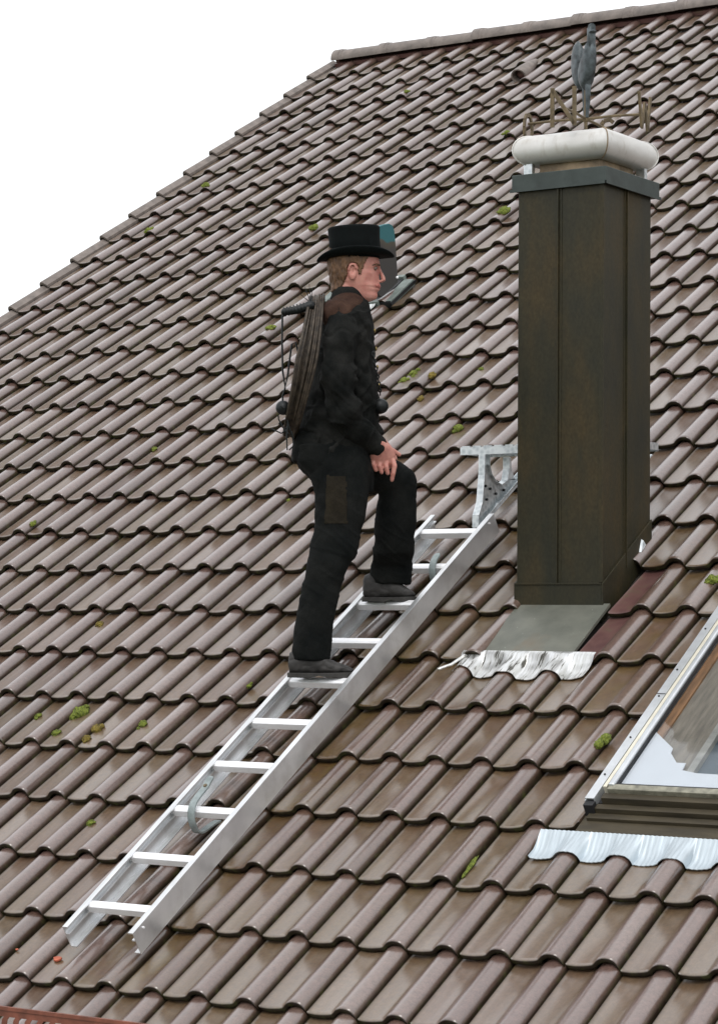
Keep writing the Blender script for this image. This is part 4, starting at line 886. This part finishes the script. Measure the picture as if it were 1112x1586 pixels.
# leather shoulder piece
b = MB(); S_ = SP['torso']
b.hloft([[S_[0][0] - .012, S_[0][1] + .012, S_[0][2] - .004, .15, .082], [S_[1][0], S_[1][1] - .003, S_[1][2] - .0, .15, .10], [S_[2][0], S_[2][1] - .006, S_[2][2] - .004, .15, .148], [S_[3][0] + .004, S_[3][1] + .004, S_[3][2] - .022, .15, .187], [S_[4][0] + .012, S_[4][1] + .03, S_[4][2] - .055, .15, .212], [S_[4][0] - .006, S_[4][1] + .05, S_[4][2] - .07, .15, .226]], 36, 2.4)
b.tube([(SP['armN'][0][0] - .01, SP['armN'][0][1] + .06, SP['armN'][0][2] + .026), (SP['armN'][0][0] + .004, SP['armN'][0][1] - .0, SP['armN'][0][2] + .008)], [.062, .068], 20, round_ends=True)
fuse('shoulder_leather', b, 'leather', body, voxel=.006, smooth=3)
b = MB(); cl = SP['collar']
b.hloft([[z + .006, xa - .004, xb + .006, d, dr + .008] for z, xa, xb, d, dr in cl], 36, 2.1)
b = fuse('collar', b, 'jacket', body, voxel=.005, smooth=2)
# shoes
for S_, nm in ((SP['shoeN'], 'shoe'), (SP['shoeF'], 'shoe')):
    b = MB(); up_ = [[x, zt2 + .006, zb2 + .010, d, dr * 1.08] for x, zt2, zb2, d, dr in S_]
    b.xloft(up_); b.tube([(S_[3][0] - .01, S_[3][3], S_[3][1] - .02), (S_[3][0] - .012, S_[3][3], S_[3][1] + .03)], [.046, .044], 18)
    so = fuse('shoe', b, 'shoe', body, voxel=.0045, smooth=2, fold=lambda p: .003 * N3((p.x * 40, p.y * 18, p.z * 40)) - .0025 * ridged((p.x * 22, p.y * 4, p.z * 26), 5))
    b = MB(); b.local = True
    z0 = S_[2][2]
    n = len(S_); top = []; P_ = [(x * 1.0 + (.006 if x > S_[6][0] else -.004 if x < S_[1][0] + .02 else 0), d - dr * 1.14) for x, _, _, d, dr in S_] + [(x * 1.0 + (.006 if x > S_[6][0] else -.004 if x < S_[1][0] + .02 else 0), d + dr * 1.14) for x, _, _, d, dr in reversed(S_)]
    heel_x = S_[3][0] + .004
    def zb2_(x): return z0 if (x < heel_x or x > heel_x + .045) else z0 + .007
    b.loft([[(x, y, zb2_(x)) for x, y in P_], [(x, y, z0 + .013) for x, y in P_], [(x * 1.0, y, z0 + .019 + .004 * (x > S_[7][0])) for x, y in P_]])
    b.local = True
    b.build('sole', 'sole', so, smooth=False, bevel=.002)
    b = MB(); b.local = True
    for q in range(4):
        xx = S_[4][0] + .004 + q * .011; zz_ = S_[4][1] + .004 - q * .008; dd = S_[4][3]
        b.tube([(xx - .004, dd - .030, zz_ - .016), (xx, dd - .016, zz_ + .003), (xx + .002, dd, zz_ + .006), (xx, dd + .016, zz_ + .003)], .0022, 6)
    b.build('laces', 'black', so, smooth=True)
# hair, brows, lips: fitted pieces lifted from the head's own surface
def inside(P_, x, z):
    c_ = False
    for (x0, z0), (x1, z1) in zip(P_, P_[1:] + P_[:1]):
        if (z0 > z) != (z1 > z) and x < x0 + (z - z0) / (z1 - z0) * (x1 - x0): c_ = not c_
    return c_
def skin_patch(name, mat, poly, off, rnd=0.0, ylim=None):
    me = body.data; P_ = [(q[0], q[2]) for q in poly]; lo, hi = min(q[1] for q in P_), max(q[1] for q in P_)
    sel = [p for p in me.polygons if lo < p.center.z < hi and inside(P_, p.center.x + .0025 * N3(p.center * 160), p.center.z + .0025 * N3(p.center * 150 + Vector((5, 0, 0)))) and (ylim is None or ylim[0] < abs(p.center.y - .15) < ylim[1])]
    if not sel: return
    use = sorted({q for p in sel for q in p.vertices}); mp = {q: i for i, q in enumerate(use)}; nU = len(use); cnt = set()
    for p in sel:
        vs_ = list(p.vertices)
        for a, c_ in zip(vs_, vs_[1:] + vs_[:1]): cnt.add((a, c_))
    rim = [(a, c_) for (a, c_) in cnt if (c_, a) not in cnt]; edge = {q for e_ in rim for q in e_}
    def o_(q):
        v_ = me.vertices[q]; k_ = .25 if q in edge else 1
        return v_.co + v_.normal * (off * k_ + rnd * k_ * N3((v_.co.x * 120, v_.co.y * 120, v_.co.z * 55)))
    b = MB(); b.add([o_(q) for q in use] + [me.vertices[q].co - me.vertices[q].normal * .002 for q in use],
        [tuple(mp[q] for q in p.vertices) for p in sel] + [tuple(mp[q] + nU for q in reversed(p.vertices)) for p in sel] + [(mp[c_], mp[a], mp[a] + nU, mp[c_] + nU) for a, c_ in rim])
    return local(b, name, mat, smooth=True, auto=0)
skin_patch('hair', 'hair', SP['hairpoly'], .0060, .0030)
for q in ('far', 'near'):
    pass
skin_patch('eyebrows', 'hair', SP['browpoly'], .0018, .0008, (.012, .052))
skin_patch('lips', 'lips', SP['lippoly'], .0012)
for ex_, ey_, ez_ in SP['eye']:
    b = MB(); b.ball((ex_ - .0085, ey_, ez_ - .001), .0092, 10); e_ = local(b, 'eye', 'eye', smooth=True)
    b = MB(); b.ball((ex_ - .0022, ey_ + (.0024 if ey_ > .15 else -.0024), ez_ - .001), .0040, 8); b.local = True; b.build('iris', 'iris', e_, smooth=True)
# top hat
hx, hy, hz = SP['hatc']; tz = SP['hattop'][2]; b = MB()
def oval(z, a, d, dx=0, curl=0, n=48): return [(hx + dx + a * math.cos(6.28318 * j / n), hy + d * math.sin(6.28318 * j / n), z + a * math.cos(6.28318 * j / n) * .055 + curl * abs(math.sin(6.28318 * j / n)) ** 2.2) for j in range(n)]
bx_ = .001
b.loft([oval(hz - .016, .102, .083), oval(hz + .001, .105, .086), oval(hz + .004, .109, .089, bx_), oval(hz + (tz - hz) * .5, .1055, .086, -.003), oval(tz - .012, .108, .089, -.006), oval(tz - .004, .1085, .0895, -.0065), oval(tz, .104, .085, -.0065), oval(tz + .001, .05, .04, -.006)])
ht_ = local(b, 'top_hat', 'hat', smooth=True, auto=55)
b = MB(); L = []
for a, d, z, cu in ((.104, .085, .004, .0), (.125, .102, .0015, .004), (.145, .116, .002, .014), (.160, .126, .004, .025), (.162, .128, .001, .026), (.159, .125, -.003, .023), (.145, .115, -.005, .010), (.125, .101, -.006, .0), (.100, .082, -.004, .0)):
    L.append([(hx + bx_ + .001 + a * math.cos(t_), hy + d * math.sin(t_), hz + z - .004 + a * math.cos(t_) * .055 + cu * abs(math.sin(t_)) ** 1.6 - .009 * (abs(math.cos(t_)) ** 6) * (a - .104) / .056 * (1.3 if math.cos(t_) < 0 else .9)) for t_ in [6.28318 * j / 56 for j in range(56)]])
b.loft(L, False); b.local = True; b.build('brim', 'hat', ht_, smooth=True, auto=0)
b = MB(); b.loft([oval(hz + .002, .1100, .0900, bx_), oval(hz + .004, .1115, .0915, bx_), oval(hz + .026, .1098, .0898, -.001), oval(hz + .028, .1080, .088, -.001)]); b.local = True
b.build('hat_band', 'hat', ht_, smooth=True)
# buttons and chains
b = MB()
for i, (py, fx) in enumerate(((-.0, 0),)):
    pass
ch_pts = SP['front_chain']
def chain(pts, r_=.0032, step=.011):
    b = MB(); P_ = [Vector(p) for p in pts]; d_ = []
    for a, c_ in zip(P_, P_[1:]):
        n_ = max(1, int((c_ - a).length / step))
        for q in range(n_): d_.append((a.lerp(c_, q / n_), (c_ - a).normalized()))
    for i, (p, t_) in enumerate(d_):
        e = Vector((0, 1, 0)) if i % 2 else t_.cross(Vector((0, 1, 0))).normalized()
        b.tube([p + t_ * step * .75 * math.cos(a_) + e * step * .42 * math.sin(a_) for a_ in [6.28318 * j / 8 for j in range(8)]], r_ * .45, 5, closed=True)
    return b
local(chain(SP['shoulder_chain'], .005, .010), 'shoulder_chain', 'brass', smooth=True)
for i, t_ in enumerate((.12, .30, .48, .66)):
    a = S_t = SP['torso']; z = a[4][0] + (a[10][0] - a[4][0]) * t_
    q = leg_x(SP['torso'], z); b = MB(); b.ball((q[2] + .004, .13, z), .009, 8, (.6, 1, 1)); local(b, 'button', 'brass', smooth=True)

# ------------------------------------------------------------------ the sweep's gear on his back
FM = Matrix.Rotation(SP['yaw'], 4, 'Z'); FM.translation = Vector(SP['O'])
def gear_empty(name, at, label, cat):
    o = bpy.data.objects.new(name, None); COL.objects.link(o); o.location = FM @ Vector(at); o.rotation_euler = (0, 0, SP['yaw']); o.empty_display_size = .1
    return tag(o, label, cat)
def gbuild(mb_, name, mat, parent, **kw):
    mb_.v = [tuple(FM @ Vector(v_)) for v_ in mb_.v]; return mb_.build(name, mat, parent, smooth=True, **kw)
gr = gear_empty('chimney_brush', SP['coil'][1], 'coiled chimney sweeping rods with a black ball and wire brush, slung on the man\'s back', 'chimney brush')
A, B = Vector(SP['coil'][0]), Vector(SP['coil'][1]); mid = (A + B) / 2; ax = (B - A) / 2
b = MB()
for i in range(30):
    o_ = Vector((random.uniform(-.052, .034), random.uniform(-.02, .02), random.uniform(-.012, .008))); sc_ = random.uniform(.93, 1.02); dp = random.uniform(.19, .235)
    pts = []
    for j in range(44):
        a_ = 6.28318 * j / 44; near = -math.sin(a_)
        p = mid + ax * math.cos(a_) * sc_ + Vector((0, 1, 0)) * math.sin(a_) * dp + Vector((-1, 0, 0)) * (-.020 * math.sin(a_) ** 2) + o_ * (1.0 - .35 * abs(math.cos(a_)))
        pts.append(tuple(p))
    b.tube(pts, random.uniform(.0045, .0068), 7, closed=True)
gbuild(b, 'rod_coil', 'rod', gr)
b = MB(); H_ = SP['gear_handle']; b.tube(H_, [.016, .017, .019], 14, round_ends=True)
for i in range(9):
    p = Vector(H_[0]).lerp(Vector(H_[2]), i / 8); q = (Vector(H_[2]) - Vector(H_[0])).normalized(); b.tube([p - q * .003, p + q * .003], .0195, 12)
gbuild(b, 'handle', 'iron', gr)
b = MB(); b.tube(SP['gear_wire1'], .0042, 8); b.tube(SP['gear_wire2'], .0036, 8); gbuild(b, 'wire_loop', 'iron', gr)
b = MB(); bc = SP['gear_ball']; b.ball(bc, .030, 16, (1, 1, 1)); b.tube([(bc[0] - .007, bc[1] - .031, bc[2] + .004), (bc[0] + .004, bc[1] - .0315, bc[2] - .004)], .003, 6); gbuild(b, 'weight_ball', 'iron', gr)
b = MB()
for q in SP['gear_star']: b.tube(q, .0034, 6)
gbuild(b, 'wire_star', 'iron', gr)
b = MB()
for q in SP['bristle']: b.tube(q, [.0022, .0011], 5)
gbuild(b, 'bristles', 'iron', gr)
g2 = gear_empty('sinker_ball', SP['front_ball'], 'black sinker ball hanging on a short chain in front of the man\'s waist', 'sinker ball')
b = MB(); b.ball(SP['front_ball'], .034, 18, (1, 1, .95)); gbuild(b, 'ball', 'iron', g2)
gbuild(chain(SP['front_chain'], .0065, .013), 'chain', 'iron', g2)

# ------------------------------------------------------------------ moss cushions and chips
ML = ['largest round green moss cushion, far left of the ladder', 'flat olive moss clump just right of the largest cushion', 'olive moss smear below the largest cushion',
      'green moss cushion alone between the largest cushion and the ladder', 'small green moss tuft just left below the largest cushion', 'small moss tuft near the left edge beside the largest cushion',
      'single small moss tuft left of the lower ladder half', 'little moss tuft at the left edge level with the sweep\'s thighs', 'small brown moss tuft left of the sweep\'s lower leg',
      'tiny green moss dot left of the hanging brush wires', 'bright green moss cushion right of the sweep\'s waist', 'upper green moss tuft of the row right of the sweep\'s chest',
      'lower green moss tuft of the row right of the sweep\'s chest', 'olive moss tuft closest to the chimney at the sweep\'s chest height', 'orange brown moss tuft on a roll beside the sweep\'s belly',
      'yellow green moss cushion close left of the chimney top', 'yellow green moss tuft near the upper left roof edge', 'green moss tuft below the one near the upper left roof edge',
      'yellow moss tuft up left of the top hat', 'tiny yellow moss dot high below the ridge', 'large yellow green moss cushion at the right edge beside the chimney base',
      'dark green moss clump on the tile just left of the skylight, upper half', 'dark green moss clump on the tile just left of the skylight, lower half', 'upper end of the moss seam below the chimney apron',
      'lower end of the moss seam below the chimney apron', 'tiny moss dot left of the lower shoe', 'yellow moss tuft left of the brush handle', 'tiny bright green moss dot left of the knee patch',
      'small moss tuft close left of the steel cowl', 'small moss tuft halfway between the sweep\'s chest and chimney']
for (c, r_, s_), lab in zip(SP['moss'], ML):
    if 'seam' in lab: c += .07
    dist = (G(c, r_) - m.translation).length; rad = s_ / 3841 * dist * .72
    u = (c + .815) % 1 - .815; u_ = c - round(c)
    surf = lift(u) + crest(r_)
    b = MB(); base_ = G(c, r_, surf + rad * .12); nrm = Vector((0, -ST, CT)); ux = Vector((1, 0, 0)); uy = Vector((0, CT, ST))
    for q in range(6):
        o_ = Vector((random.gauss(0, .55), random.gauss(0, .8), 0)) * rad * (0 if q == 0 else 1); rr = rad * (.95 if q == 0 else random.uniform(.35, .6)); rings = []
        N_ = 9
        for i in range(1, N_):
            a_ = math.pi * i / N_; ring = []
            for j in range(16):
                b_ = 6.28318 * j / 16; dv = ux * math.sin(a_) * math.cos(b_) * 1.1 + uy * math.sin(a_) * math.sin(b_) * 1.2 + nrm * math.cos(a_) * -.75
                k_ = 1 + .55 * N3((dv * 3.1 + Vector((c * 3, r_ * 5, q)))) + .25 * N3(dv * 8)
                ring.append(base_ + ux * o_.x + uy * o_.y + dv * rr * k_)
            rings.append(ring)
        b.loft(rings)
    if 'seam' in lab: b.v = [tuple(base_ + ux * ((Vector(v_) - base_).dot(ux) * .55 + (Vector(v_) - base_).dot(uy) * .0) + uy * (Vector(v_) - base_).dot(uy) * 2.6 + nrm * (Vector(v_) - base_).dot(nrm) * .6) for v_ in b.v]
    root = G(c, r_, surf); b.v = [tuple(Vector(v_) - root) for v_ in b.v]
    brown = ('brown' in lab) or ('olive' in lab)
    o = b.build('moss_cushion', 'moss2' if brown else 'moss'); 
    o.data.polygons.foreach_set('use_smooth', [True] * len(o.data.polygons)); o.location = root
    tag(o, lab, 'moss', 'moss cushions growing on the roof tiles')
for (c, r_), lab in zip(SP['chips'], ('brick red chip lying on the tile left below the ladder foot', 'tiny red speck of brick near the left edge by the ladder foot')):
    big = c > 2.0 if False else lab.startswith('brick')
    s_ = .018 if big else .007; u = (c + .815) % 1 - .815; root = G(c, r_, lift(u) + crest(r_) + .003); b = MB()
    P_ = [(math.cos(a) * s_ * (1 + .3 * math.sin(3 * a)), math.sin(a) * s_ * .7) for a in [6.28318 * j / 9 for j in range(9)]]
    b.loft([[Vector((x, y * CT, y * ST)) + Vector((0, -ST, CT)) * z for x, y in P_] for z in (0, s_ * .3, s_ * .42)])
    o = b.build('brick_chip', 'chip', bevel=.001); o.location = root; tag(o, lab, 'chip', 'brick chips on the tiles')
